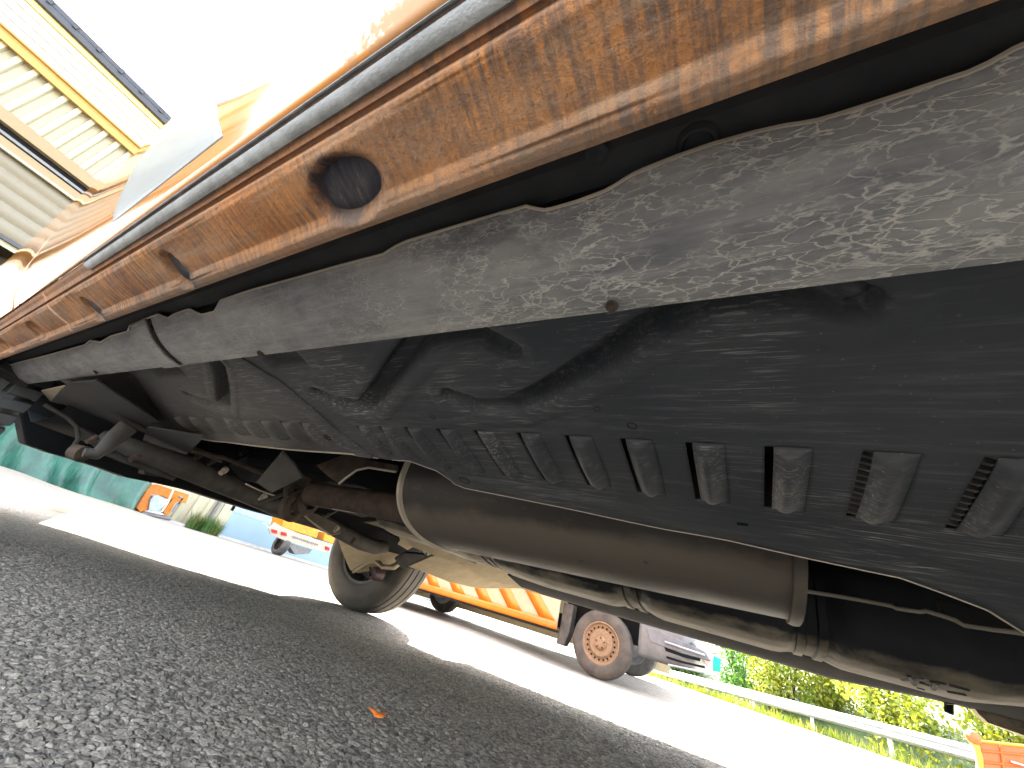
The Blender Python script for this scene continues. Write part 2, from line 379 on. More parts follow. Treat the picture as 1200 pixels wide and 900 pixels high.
def terrain(x, y):
    x = np.asarray(x, float); y = np.asarray(y, float)
    w = 0; s = 0
    for cx, cy, cz in CT:
        k = 1.0 / (((x - cx) ** 2 + (y - cy) ** 2) ** 1.5 + 0.02); w = w + k; s = s + k * cz
    return s / w
def gz(x, y): return float(terrain(x, y))

def ground():
    fx = np.arange(-1.75, 0.30, 0.0042); fy = np.arange(0.08, 1.60, 0.0042)
    def ext(a, lo, hi, g=1.09):
        l = [a[0]]; st = 0.006
        while l[-1] > lo: l.append(l[-1] - st); st = min(st * g, 40)
        r = [a[-1]]; st = 0.006
        while r[-1] < hi: r.append(r[-1] + st); st = min(st * g, 40)
        return np.array(l[:0:-1] + list(a) + r[1:])
    xs = ext(fx, -400, 400); ys = ext(fy, -400, 600)
    X, Y = np.meshgrid(xs, ys, indexing='ij')
    Z = terrain(X, Y)
    # aggregate relief near the lens: domes of crushed stone
    cell = 0.0078
    sub = (X > -2.2) & (X < 0.6) & (Y > 0) & (Y < 2.0)
    px, py = X[sub], Y[sub]
    gi, gj = np.floor(px / cell).astype(int), np.floor(py / cell).astype(int)
    J = rng.rand(512, 512, 4)
    best = np.full(px.shape, 9.0); hh = np.zeros(px.shape)
    for a in (-1, 0, 1):
        for b in (-1, 0, 1):
            q = J[(gi + a) % 512, (gj + b) % 512]
            cx = (gi + a + 0.15 + 0.7 * q[:, 0]) * cell; cy = (gj + b + 0.15 + 0.7 * q[:, 1]) * cell
            ang = q[:, 3] * 3.14; el_ = 0.75 + 0.5 * q[:, 2]
            dx, dy = px - cx, py - cy
            u = (dx * np.cos(ang) + dy * np.sin(ang)) / el_; v = (-dx * np.sin(ang) + dy * np.cos(ang)) * el_
            d = np.sqrt(u * u + v * v) / cell
            k = d < best; best = np.where(k, d, best); hh = np.where(k, q[:, 2], hh)
    relief = (0.0034 * np.sqrt(np.clip(1 - (best / 0.75) ** 2, 0, 1)) * (0.35 + 0.75 * hh))
    fade = np.clip((px + 2.2) / 0.3, 0, 1) * np.clip((0.6 - px) / 0.2, 0, 1) * np.clip(py / 0.06, 0, 1) * np.clip((2.0 - py) / 0.3, 0, 1)
    Z[sub] += relief * fade - 0.002 * fade
    n, mm = X.shape
    co = np.stack([X, Y, Z], -1).reshape(-1, 3).astype(np.float32)
    idx = np.arange(n * mm).reshape(n, mm)
    q = np.stack([idx[:-1, :-1], idx[1:, :-1], idx[1:, 1:], idx[:-1, 1:]], -1).reshape(-1, 4).astype(np.int32)
    me = bpy.data.meshes.new('ground')
    me.vertices.add(len(co)); me.vertices.foreach_set('co', co.ravel())
    me.loops.add(q.size); me.loops.foreach_set('vertex_index', q.ravel())
    me.polygons.add(len(q)); me.polygons.foreach_set('loop_start', np.arange(0, q.size, 4, dtype=np.int32)); me.polygons.foreach_set('loop_total', np.full(len(q), 4, np.int32))
    me.polygons.foreach_set('use_smooth', np.ones(len(q), bool))
    me.update(calc_edges=True); me.materials.append(ASPH)
    o = bpy.data.objects.new('ground', me); COL.objects.link(o); o['kind'] = 'structure'
ground()

# ================================================================= the van overhead
van = thing('orange_van', 'dirty orange van with white striped side, seen from underneath, filling the picture', 'van', (-0.2, 0.92, 0.0))

# ---- body side: orange flank above the sill
FL = [(0.160, 0.0088), (0.166, 0.0050), (0.176, -0.0010), (0.19, -0.0070), (0.22, -0.0165), (0.27, -0.0260), (0.33, -0.0325), (0.40, -0.0370), (0.5, -0.045), (0.62, -0.052), (0.75, -0.055), (0.95, -0.05), (1.15, -0.038), (1.4, 0.01), (1.75, 0.10), (1.9, 0.17)]
FLz = np.array([a for a, b in FL]); FLy = np.array([b for a, b in FL])
def flank(x, z):
    y = float(np.interp(z, FLz, FLy))
    k = sm((-0.90 - x) / 0.5)               # the wheel arch flares out towards the rear
    return y - k * 0.020 * sm((z - 0.19) / 0.12) * (1.0 if z < 0.8 else 0.6)
def flank_hit(px, py):
    d = dv(px, py); lo, hi = 0.16, 0.60; prev = None
    z = 0.161
    while z < 0.62:
        x = d[0] / d[2] * z; y = d[1] / d[2] * z; s = y - flank(x, z)
        if prev is not None and (s > 0) != (prev > 0): return np.array([x, y, z])
        prev = s; z += 0.0005
    return None
def side_sheet(name, x0, x1, z0, z1, mat, off=0.0, nx=60, nz=40, edge=None, label=None, solid=0.0018, parent=van):
    P = []
    for i in range(nx + 1):
        row = []
        for j in range(nz + 1):
            u, w = i / nx, j / nz
            z = z0 + (z1 - z0) * (w ** 1.6)
            if edge: a, b = edge(z)
            else: a, b = x0, x1
            x = a + (b - a) * u
            row.append(v2w((x, flank(x, z) - off, z)))
        P.append(row)
    return part(name, MB().grid(P), mat, parent, label=label, solid=solid)
XD = -0.865                                  # shut line between door and rear wing
side_sheet('body_side', XD, 1.9, 0.160, 1.9, ORANGE, label='dirty orange door skin above the sill')
side_sheet('wing', -1.55, XD - 0.006, 0.160, 1.9, ORANGE, label='orange rear wing ahead of the wheel')
side_sheet('wing', -3.0, -1.552, 0.42, 1.9, ORANGE, label='orange rear wing over the wheel arch')
# diagonal reflective bands, a film 1.5 mm proud of the paint
def band(p_l0, p_l1, p_r0, p_r1, z1, mat, label, z0=None):
    pts = [flank_hit(*p) for p in (p_l0, p_l1, p_r0, p_r1)]
    if any(p is None for p in pts): print('band miss', label, pts); return
    a, b, c, d = pts
    zlo = z0 or min(a[2], c[2])
    def edge(z):
        xl = a[0] + (b[0] - a[0]) * (z - a[2]) / (b[2] - a[2]); xr = c[0] + (d[0] - c[0]) * (z - c[2]) / (d[2] - c[2])
        return xl, xr
    print('band', label, [p.round(3) for p in pts])
    side_sheet('reflective_band', 0, 0, zlo, z1, mat, 0.0007, 24, 40, edge, label, 0.0008)
band((133, 272), (142, 232), (268, 172), (256, 132), 0.85, WHITEF, 'white reflective band across the door skin', 0.171)
band((30, 372), (58, 320), (78, 330), (102, 262), 0.60, WHITEF, 'white reflective band on the rear wing', 0.171)
band((0, 392), (20, 352), (24, 372), (50, 320), 0.36, YELLOWP, 'amber band beside the wheel arch', 0.171)

# ---- sill
SP = [(0.0100, 0.1600), (0.0125, 0.1575), (0.0160, 0.1560), (0.0192, 0.1528), (0.0202, 0.1545), (0.0214, 0.1540), (0.0218, 0.1500), (0.0250, 0.1478), (0.0400, 0.1432), (0.0470, 0.1415), (0.0490, 0.1395), (0.0520, 0.1372), (0.0555, 0.1365), (0.0580, 0.1385), (0.0590, 0.1460), (0.0590, 0.1650)]
def resample(P, n):
    P = np.array(P); d = np.r_[0, np.cumsum(np.hypot(*np.diff(P, axis=0).T))]; s = np.linspace(0, d[-1], n)
    return np.stack([np.interp(s, d, P[:, 0]), np.interp(s, d, P[:, 1])], 1)
SPR = resample(SP, 130)
POCK = [(-0.159, 0.0405, 0.0200, 0.0110, 0.007), (-0.361, 0.043, 0.010, 0.012, 0.0065), (-0.584, 0.044, 0.012, 0.011, 0.006), (-0.844, 0.040, 0.02, 0.011, 0.006), (0.16, 0.034, 0.035, 0.009, 0.005), (-1.1, 0.040, 0.02, 0.011, 0.006)]
P = []
xs = np.concatenate([np.arange(-1.55, -0.7, 0.010), np.arange(-0.7, 0.30, 0.0025), np.arange(0.30, 1.9, 0.03)])
for x in xs:
    row = []
    for i, (y, z) in enumerate(SPR):
        dz = 0
        for (cx, cy, rx, ry, dep) in POCK:
            q = math.sqrt(((x - cx) / rx) ** 2 + ((y - cy) / ry) ** 2)
            if q < 1.5: dz += dep * sm((1.35 - q) / 0.55)
        if 0.024 < y < 0.05 and z < 0.15: dz += 0.0007 * math.sin(x * 23) * math.sin(y * 150) + 0.0003 * math.sin(x * 61 + 1)
        row.append(v2w((x, y, z + dz)))
    P.append(row)
sill = part('sill', MB().grid(P), SILL, van, angle=80, label='orange sill caked with brown road dirt')
PAD = NT('scuffed_dark_pad'); PAD.set(PAD.ramp(PAD.noise(130, 7, 0.75, (1, 0.3, 0.3)), [(0.40, (0.010, 0.010, 0.018)), (0.56, (0.035, 0.033, 0.042)), (0.66, (0.16, 0.10, 0.06)), (0.78, (0.34, 0.18, 0.08))]), 0.7, bump=PAD.noise(200, 4), bd=0.0006)
for (cx, cy, rx, ry, dep) in POCK[:3]:
    zz = float(np.interp(cy, SPR[30:95, 0], SPR[30:95, 1])) + dep * 0.93; mb = MB(); rr_ = []
    for f_, dz_ in ((1.02, 0.001), (0.98, -0.0012), (0.80, -0.0022), (0.4, -0.0026), (0.02, -0.0027)):
        rr_.append([v2w((cx + math.cos(a_) * rx * f_ * (1 + 0.06 * math.sin(3 * a_ + 1)), cy + math.sin(a_) * ry * f_ * (.95 + 0.05 * math.sin(2 * a_)), zz + dz_ - 0.35 * math.sin(a_) * ry * f_ * .9)) for a_ in [2 * math.pi * k / 40 for k in range(40)]])
    part('sill_pad', mb.grid(rr_, closev=True), PAD.m, sill, label='dark scuffed pad in the sill pocket')
# grey rubber strip along the sill, rounded rear end at the seam
x0 = -0.525; P = []
TP = [(0.0068, 0.1650), (0.0064, 0.1628), (0.0072, 0.1612), (0.0082, 0.1592), (0.0088, 0.1592), (0.0096, 0.1606), (0.0104, 0.1600), (0.0104, 0.1574), (0.0120, 0.1553), (0.0145, 0.1540), (0.0160, 0.1538), (0.0168, 0.1552)]
for i in range(120):
    x = x0 + (1.9 - x0) * (i / 119) ** 2
    k = min(1, math.sqrt(max(0, 1 - (1 - min(1, (x - x0) / 0.02)) ** 2)))
    c = np.array([0.0105, 0.1600])
    P.append([v2w((x, *(c + (np.array(q) - c) * max(k, .05)))) for q in TP])
part('sill_strip', MB().grid(P), TRIM, van, label='grey rubber strip along the sill')
for xa, xb in ((-1.05, -0.62),): pass

# ---- cavity between sill and bar
part('floor_channel', MB().grid([[v2w((x, y, z)) for y, z in ((0.056, 0.178), (0.075, 0.185), (0.10, 0.188), (0.14, 0.200), (0.20, 0.215), (0.6, 0.26), (0.9, 0.27), (1.8, 0.27))] for x in np.linspace(-2.2, 1.9, 20)]), DARK, van, solid=0.003)
part('floor_rail', MB().grid([[v2w((x, y, z)) for y, z in ((0.070, 0.186), (0.0715, 0.176), (0.076, 0.1725), (0.090, 0.1725), (0.094, 0.176), (0.095, 0.19))] for x in np.linspace(-1.6, 1.5, 60)]), PLATE, van, label='dark floor rail behind the sill')
c = vZ(818, 168, 0.173)
mb = MB().lathe(v2w(c), V2W @ np.array([0, 0.1, -1]), [(-0.010, 0.0085), (0.0, 0.0085), (0.0022, 0.0070), (0.0022, 0.0060), (0.0, 0.0048), (-0.012, 0.0046)], 40)
part('bush_ring', mb, PLATE, van)
c = vZ(700, 180, 0.172)
part('bush_ring', MB().lathe(v2w(c), V2W @ np.array([0, 0.1, -1]), [(-0.006, 0.006), (0.001, 0.005), (0.002, 0.003), (0.0, 0.0)], 24), PLATE, van)

# ---- long grey bar with wavy upper edge
BL = np.array([0, 0.138, 0.1415]); BU = np.array([0, 0.083, 0.167]); BD = BU - BL; BN = np.array([0, BD[2], -BD[1]]); BN = BN / np.linalg.norm(BN)
if BN[2] > 0: BN = -BN                       # faces the ground
UE = [(20, 425), (60, 415), (100, 404), (106, 399), (118, 401), (130, 394), (150, 388), (152, 382), (170, 374), (186, 368), (197, 373), (205, 368), (222, 362), (236, 369), (252, 365), (259, 352), (277, 346), (295, 340), (350, 325), (400, 311), (450, 298), (464, 289), (477, 283), (540, 264), (600, 247), (617, 242), (628, 245), (640, 247), (675, 237), (713, 223), (730, 212), (747, 202), (790, 185), (833, 170), (887, 155), (920, 148), (950, 144), (975, 137), (1020, 123), (1058, 111), (1100, 97), (1141, 84), (1170, 69), (1200, 51)]
ue = []
for q in UE:
    p = vP(*q, BL, BN); ue.append((p[0], np.dot(p - BL, BD) / np.dot(BD, BD)))
ue = sorted(ue); UX = np.array([a for a, b in ue]); UW = np.array([b for a, b in ue])
def bar_pt(x, w, lift=0.0):
    top = float(np.interp(x, UX, UW)); k = min(1, max(0, w))
    p = BL + BD * (k * top)
    bul = 0.0060 * math.sin(math.pi * min(1, k * 1.05)) ** 0.8 if k < 0.95 else 0.0060 * math.sin(math.pi * 0.9975) ** 0.8 * (1 - k) / 0.05
    dent = 0.0035 * math.exp(-((x - (-0.105 + 0.05 * (1 - k))) / 0.008) ** 2) * sm(k * 2 - 0.6) - 0.003 * math.exp(-((x - 0.01) / 0.03) ** 2 - ((k - 0.8) / 0.2) ** 2)
    p = p + BN * (bul + lift - dent)
    p[0] = x
    if w < 0:                                # rolled lower lip
        a = -w
        p = BL + np.array([0, 0.005 * math.sin(a * 2.2), 0.004 * a * 3]) + BN * lift; p[0] = x
    return v2w(p)
def bar_piece(name, x0, x1, n, lift=0.0, **k):
    ws = [-2.5, -1.6, -1.0, -0.6, -0.3] + list(np.linspace(0, 1, 30))
    xs = np.linspace(x0, x1, n)
    return part(name, MB().grid([[bar_pt(x, w, lift) for w in ws] for x in xs]), BAR, van, angle=60, **k)
b1 = bar_piece('guard_bar', -0.585, 1.1, 700, label='long grey side bar with crazed coating', solid=0.0016)
b2 = bar_piece('guard_bar', -1.60, -0.60, 260, -0.002, label='rear length of the grey side bar', solid=0.0016)
bar_piece('bar_clamp', -0.640, -0.592, 24, 0.0035, label='overlapping collar on the grey bar', solid=0.002)
# pale lip along the wavy edge
pts = [Vector(bar_pt(x, 1.0)) for x in np.linspace(-1.58, 1.0, 600)]
part('bar_lip', MB().tube(pts, 0.0011, 6), EDGE, van, label='pale upper lip of the bar')
for q, r in (((717, 358), 0.0026), ((677, 345), 0.0012), ((305, 414), 0.0025), ((112, 436), 0.003)):
    p = vP(*q, BL + BN * 0.003, BN)
    part('bar_plug', MB().lathe(v2w(p), V2W @ BN, [(-0.003, r * 1.25), (0.0012, r * 1.2), (0.0016, r), (0.0006, r * 0.85), (0.0005, r * 0.3), (0.0, 0.0)], 20), RUSTY, b1)

# ---- underfloor trays
PN = np.array([0, 0.2, 1.0]); PP = np.array([0, 0.30, 0.151])
def on_tray(q): return vP(*q, PP, PN)
EDG = [(1200, 738), (1156, 711), (1054, 673), (981, 657), (850, 629), (780, 617), (680, 596), (605, 581), (545, 570), (528, 563), (512, 552), (480, 540), (455, 538), (410, 531), (325, 525), (250, 517), (200, 508)]
ed = sorted([tuple(on_tray(q)[:2]) for q in EDG]) ; EX = np.array([a for a, b in ed]); EY = np.array([b for a, b in ed])
def edge_y(x): return float(np.interp(x, EX, EY)) + (max(0, x - EX[-1]) * 0.8)
SEAM = sorted([(on_tray(q)[1], on_tray(q)[0]) for q in [(285, 418), (292, 422), (330, 445), (370, 478), (400, 505), (437, 532)]]); SY = [a for a, b in SEAM]; SX = [b for a, b in SEAM]
def seam_x(y): return float(np.interp(y, SY, SX))
GRO = [([(530, 465), (560, 476), (600, 478), (640, 460), (700, 425), (750, 393), (800, 367), (835, 352), (870, 346), (930, 348), (960, 350), (985, 354), (1005, 360)], 0.0125, 0.0300),
       ([(375, 462), (400, 472), (430, 478), (455, 445), (475, 418), (490, 402), (515, 394), (560, 392), (595, 410)], 0.0130, 0.0280),
       ([(222, 465), (240, 473), (262, 478), (260, 450), (253, 425)], 0.013, 0.024), ([(155, 440), (165, 455), (178, 474), (192, 492)], 0.009, 0.006)]
GR = [([tuple(on_tray(q)[:2]) for q in l], w, d) for l, w, d in GRO]
PKT = [(-0.470, 0.180, 0.036, 0.016, 0.022), (-0.83, 0.180, 0.055, 0.016, 0.022)]
def segd(px, py, ax, ay, bx, by):
    dx, dy = bx - ax, by - ay; l2 = dx * dx + dy * dy
    t = 0 if l2 == 0 else min(1, max(0, ((px - ax) * dx + (py - ay) * dy) / l2))
    return math.hypot(px - ax - t * dx, py - ay - t * dy)
def tray_h(x, y):
    h = 0.0
    for pl, w, d in GR:
        if x < min(p[0] for p in pl) - 0.03 or x > max(p[0] for p in pl) + 0.03: continue
        m_ = min(segd(x, y, *pl[i], *pl[i + 1]) for i in range(len(pl) - 1))
        tp = min(1, 0.35 + 8 * min(math.hypot(x - pl[0][0], y - pl[0][1]), math.hypot(x - pl[-1][0], y - pl[-1][1])) / 0.3)
        if m_ < w * 1.3: h += d * tp * sm((w * 1.05 - m_) / (w * 0.45))
        elif m_ < w * 2.2: h -= 0.0014 * tp * math.sin(math.pi * (m_ / w - 1.3) / 0.9)
    for cx, cy, rx, ry, dep in PKT:
        q = max(abs(x - cx) / rx, abs(y - cy) / ry); h += dep * sm((1.15 - q) / 0.3)
    e = edge_y(x) - y                          # fold towards the free edge
    if -0.35 < x < 0.4: h -= 0.0022 * sm((0.035 - e) / 0.012)
    h += 0.0012 * math.sin(x * 9 + 1) * math.sin(y * 14) + 0.0006 * math.sin(x * 31) * math.cos(y * 47)
    return h
def tray_pt(x, y, dz=0.0):
    return v2w((x, y, 0.151 - 0.2 * (y - 0.30) + tray_h(x, y) + dz))
LF = [-0.448, -0.404, -0.358, -0.306, -0.253, -0.199, -0.147, -0.095, -0.043, 0.010, 0.063, 0.116, 0.169, 0.222, 0.275]
LB = [-1.078, -1.000, -0.921, -0.841, -0.768, -0.704, -0.638, -0.583, -0.532]
YT = 0.299
def yb(x): return min(0.382 if x > -0.35 else 0.368, edge_y(x) - 0.013) if x > -0.5 else min(0.345, edge_y(x) - 0.02)
def rows_for(x, y0=0.105):
    b = yb(x); e = edge_y(x)
    return list(np.linspace(y0, YT, 78)) + list(np.linspace(YT, b, 17)[1:]) + list(np.linspace(b, e, 12)[1:])
NT1 = 78
def make_tray(name, LV, x_lo, x_hi, frac, seam_left, seam_right, label, dz=0.0):
    bounds = []
    for i, x in enumerate(LV):
        p = (LV[i + 1] - x) if i + 1 < len(LV) else (x - LV[i - 1]); bounds.append((x, x + p * frac))
    xl = [x_lo if not seam_left else bounds[0][0]]; cuts = []
    cur = x_lo
    xcols = []
    if seam_left: first = bounds[0][0] - 0.0015
    pts = []
    def fill(a, b, st=0.0028):
        n = max(1, int(round((b - a) / st))); return list(np.linspace(a, b, n + 1)[:-1])
    xcols = []
    start = bounds[0][0] if seam_left else x_lo
    c0 = start
    for (a, b) in bounds:
        if a > c0: xcols += fill(c0, a)
        ka = len(xcols); xcols += fill(a, b, 0.003); kb = len(xcols); cuts.append((ka, kb, a, b)); c0 = b
    end = bounds[-1][1] if seam_right else x_hi
    if end > c0: xcols += fill(c0, end)
    xcols.append(end)
    if seam_left:
        extra = 26
        colfun = [lambda y, k=k: seam_x(y) + (xcols[0] - seam_x(y)) * (k / extra) for k in range(extra)]
        X = colfun + [(lambda y, v=v: v) for v in xcols]; shift = extra
    else: X = [(lambda y, v=v: v) for v in xcols]; shift = 0
    if seam_right:
        extra = 26; last = xcols[-1]
        X += [lambda y, k=k: last + (seam_x(y) - 0.003 - last) * (k / extra) for k in range(1, extra + 1)]
    P = []
    for fx in X:
        xr = fx(0.34); ys = rows_for(xr); P.append([tray_pt(fx(y), y, dz) for y in ys])
    mb = MB(); nv = len(P[0]); mb.v = [p for r in P for p in r]
    holes = [(ka + shift, kb + shift) for ka, kb, a, b in cuts]
    for i in range(len(P) - 1):
        inh = any(a <= i < b for a, b in holes)
        for j in range(nv - 1):
            if inh and NT1 - 1 <= j < NT1 + 15: continue
            a = i * nv + j; mb.f.append((a, a + nv, a + nv + 1, a + 1))
    tr = part(name, mb, TRAY, van, solid=0.0022, label=label, angle=70)
    for (ka, kb, a, b) in cuts:
        w = b - a; sl_ = min(0.0055, w * 0.21); N = 18; Mm = 16; Q = []
        for i in range(N + 1):
            x = a + w * i / N; u = i / N; row = []
            b_ = yb(a)
            for j in range(Mm + 1):
                y = YT + (yb(x) - YT) * j / Mm; v = j / Mm
                prof = (sm(min(u / 0.10, 1)) if u < 0.10 else 1 - sm((u - 0.34) / 0.62)) if u > 0 else 0
                side = min(1, min(v, 1 - v) / 0.10)
                row.append((x, y, u, v, side))
            Q.append(row)
        # scoop: starts past the slit, bulges towards the road, runs out flush
        P2 = []
        for i in range(N + 1):
            u = i / N; x = a + sl_ + (w - sl_) * u
            row = []
            for j in range(Mm + 1):
                v = j / Mm; y = YT + (yb(a + w * u * 0.999) - YT) * v
                out = ((0.30 + 0.70 * sm(u / 0.38)) if u < 0.38 else (1 - sm((u - 0.38) / 0.62))) * math.sin(math.pi * min(max(v, 0.0), 1.0)) ** 0.35 * 0.0100
                row.append(tray_pt(x, y, dz - out))
            P2.append(row)
        part('louvre', MB().grid(P2), TRAY, tr, solid=0.0018, angle=60)
    return tr
tray1 = make_tray('underfloor_tray', LF, None, 0.62, 0.52, True, False, 'black underfloor tray with pressed ribs and louvres')
tray2 = make_tray('underfloor_tray', LB, -1.52, None, 0.60, False, True, 'dusty rear underfloor tray', dz=0.0015)
# raised overlap strip along the seam
P = []
for y in np.linspace(0.12, 0.368, 60):
    P.append([tray_pt(seam_x(y) + a, y, 0) [:2] + (tray_pt(seam_x(y) + a, y, 0)[2] - b,) for a, b in ((-0.040, -0.001), (-0.036, 0.0035), (-0.006, 0.0045), (-0.001, 0.003), (0.0, -0.002))])
part('overlap_strip', MB().grid(P), TRAY, tray2, solid=0.0016)
# bright rolled rim of the tray's free edge
part('tray_rim', MB().tube([tray_pt(x, edge_y(x), -0.0006) for x in np.linspace(-0.44, 0.6, 300)], 0.0011, 6), EDGE, tray1)
part('tray_rim', MB().tube([tray_pt(x, edge_y(x), -0.0006) for x in np.linspace(-1.24, -0.47, 160)], 0.0013, 6), EDGE, tray2)
for q, r in (((545, 561), 0.0085), ((741, 497), 0.0042), ((507, 488), 0.004), ((700, 478), 0.003), ((385, 512), 0.006)):
    p = on_tray(q)
    part('fastener', MB().lathe(tray_pt(p[0], p[1], 0.0), V2W @ -PN, [(-0.002, r * 1.2), (0.0014, r), (0.0016, r * 0.75), (-0.0005, r * 0.6), (-0.0008, 0.0)], 20), PLATE, tray1)
p = on_tray((870, 612)); a = 0.0045
part('slot', MB().slab([tray_pt(p[0] - a, p[1] - .0022, -.0014), tray_pt(p[0] + a, p[1] - .0022, -.0014), tray_pt(p[0] + a, p[1] + .0022, -.0014), tray_pt(p[0] - a, p[1] + .0022, -.0014)], 0.0009), DARK, tray1)
# ribbed radiator matrix seen through the front louvres
mb = MB()
for xs_ in (0.0655, 0.1195, 0.173):
    for i in range(13):
        mb.box(v2w((xs_, 0.302 + i * 0.0072, 0.1585 - 0.2 * i * 0.0072)), (0.016, 0.0030, 0.003), Matrix.Rotation(math.radians(28), 3, 'Z'))
part('cooler_grille', mb, simple('grille_alloy', (0.16, 0.16, 0.155), 0.6), van, smooth=False, label='ribbed cooler seen through the front louvres', kind='stuff')
# ---- muffler
def oval_ring(x, cy, cz, ry, rz, n=64, ex=2.3):
    r = []
    for k in range(n):
        q = 2 * math.pi * k / n; c, s_ = math.cos(q), math.sin(q)
        r.append(v2w((x, cy + ry * math.copysign(abs(c) ** (2 / ex), c), cz + rz * math.copysign(abs(s_) ** (2 / ex), s_))))
    return r
M0, M1 = -0.560, 0.043
def mz(x): return 0.196 + 0.022 * (x - M1) / (M1 - M0) * 0.9
MY, MRY, MRZ = 0.665, 0.150, 0.103
mb = MB(); R = []
for x, k in ((M0 + 0.012, 0.10), (M0 + 0.012, 0.6), (M0 + 0.006, 0.93), (M0, 0.985), (M0 - 0.003, 1.03), (M0 + 0.003, 1.035), (M0 + 0.006, 1.0)): R.append(oval_ring(x, MY, mz(x), MRY * k, MRZ * k))
for i in range(1, 24):
    x = M0 + 0.006 + (M1 - M0 - 0.006) * i / 24; R.append(oval_ring(x, MY, mz(x), MRY, MRZ))
R.append(oval_ring(M1 - 0.002, MY, mz(M1), MRY, MRZ))
muf = part('muffler', mb.grid(R, closev=True), MUF, van, label='big oval brown exhaust muffler')
R = [oval_ring(M1 + dx, MY, mz(M1), MRY * k, MRZ * k) for dx, k in ((-0.004, 0.99), (-0.004, 1.045), (0.0015, 1.06), (0.008, 1.05), (0.008, 0.99), (0.004, 0.97), (0.004, 0.02))]
part('end_flange', MB().grid(R, closev=True), MUF, muf)
R = [oval_ring(M0 + dx, MY, mz(M0), MRY * k, MRZ * k) for dx, k in ((-0.004, 0.985), (-0.006, 1.03), (0.003, 1.045), (0.006, 1.0))]
part('end_rim', MB().grid(R, closev=True), EDGE, muf)
# pipe into the muffler and heat shield
def V(x, y, z): return v2w((x, y, z))
pa = vY(366, 579, 0.66); pb = vY(478, 596, 0.66)
part('exhaust_pipe', MB().tube([V(*pa), V(*((pa + pb) / 2)), V(*(pb + np.array([0.05, 0, 0])))], [0.030, 0.030, 0.030], 28), RUSTY, van, label='rusty brown exhaust pipe')
part('pipe_seam', MB().tube([V(*(vY(390, 596, 0.655))), V(*(vY(484, 611, 0.655)))], 0.0022, 6), EDGE, van)
hs = [(370, 545), (392, 537), (408, 530), (437, 540), (466, 545), (466, 552), (430, 548), (418, 551), (398, 567), (384, 558)]
part('heat_shield', MB().slab([V(*vY(a, b, 0.50)) for a, b in hs], 0.004, (0, 1, 0)), RUSTY, van, smooth=False, bevel=0.001, label='crumpled rusty heat shield')
part('shield_edge', MB().tube([V(*vY(a, b, 0.498)) for a, b in ((397, 567), (404, 561), (418, 551), (432, 548), (464, 553))], 0.0022, 6), EDGE, van)
for q in ((362, 585), (350, 570), (345, 592)):
    c = vX(*q, -1.05)
    part('pipe_clamp', MB().lathe(V(*c), V2W @ np.array([1, 0.3, 0]), [(-0.01, 0.030), (-0.008, 0.042), (0.008, 0.043), (0.012, 0.034), (0.012, 0.026), (-0.01, 0.024)], 28), RUSTY, van)
# ---- fuel tank, tan below, black on the side
def tank_prof(x):
    # (y, z) from inner top down round the bottom to the far side
    k = 1.0 + 0.0 * x
    zb = float(np.interp(x, [-1.35, -0.9, -0.72, -0.5, -0.2, 0.1, 0.30, 0.36, 0.42, 0.6, 1.2], [0.125, 0.112, 0.100, 0.087, 0.086, 0.085, 0.088, 0.102, 0.115, 0.115, 0.115]))
    g = 0.0
    for gx, gw, gd in ((-0.66, 0.045, 0.020), (-0.245, 0.045, 0.022), (0.090, 0.040, 0.020)): g += gd * math.exp(-((x - gx) / gw) ** 4)
    y0 = float(np.interp(x, [-1.35, -0.9, 0, 1.2], [0.97, 0.95, 0.93, 0.90])) + g * 1.6
    zb += g * 0.45
    return [(y0 + 0.03, 0.26), (y0 + 0.005, 0.22), (y0, 0.175), (y0 + 0.004, zb + 0.045), (y0 + 0.016, zb + 0.024), (y0 + 0.045, zb + 0.008), (y0 + 0.09, zb + 0.001), (1.10, zb - 0.001), (1.135, zb + 0.001), (1.155, zb + 0.02), (1.16, 0.26)]
P = []
for x in np.linspace(-1.10, 1.15, 180):
    pr = resample(tank_prof(x), 60); P.append([V(x, y, z) for y, z in pr])
tank = part('fuel_tank', MB().grid(P), TANK, van, angle=60, label='long moulded tank, black sided and tan below from dust and painted ground light')
for xc in (-0.66, -0.245, 0.090):
    for dx in (-0.016, 0.016):
        P = []
        for a in (-0.009, -0.006, 0.006, 0.009):
            pr = resample(tank_prof(xc + dx), 44); o_ = 0.004 if abs(a) < 0.008 else -0.002
            P.append([V(xc + dx + a, y - o_ * (1 if y < 1.0 else 0), z - o_) for y, z in pr])
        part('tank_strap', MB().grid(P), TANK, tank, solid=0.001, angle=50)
# raised mould marks on the tank bottom
for i, (ax, ay, bx, by, w) in enumerate([(1058, 797, 1080, 795, 2), (1065, 792, 1072, 803, 2), (1080, 800, 1087, 803, 2.2), (1076, 806, 1082, 808, 2), (1092, 799, 1106, 801, 2), (1098, 801, 1094, 808, 2), (1113, 803, 1136, 809, 3), (1112, 811, 1130, 814, 2)]):
    zt = 0.0865
    a_, b_ = vZ(ax, ay, zt), vZ(bx, by, zt)
    part('mould_mark', MB().tube([V(*a_), V(*b_)], 0.0032, 8, flat=0.5), PLATE, tank)
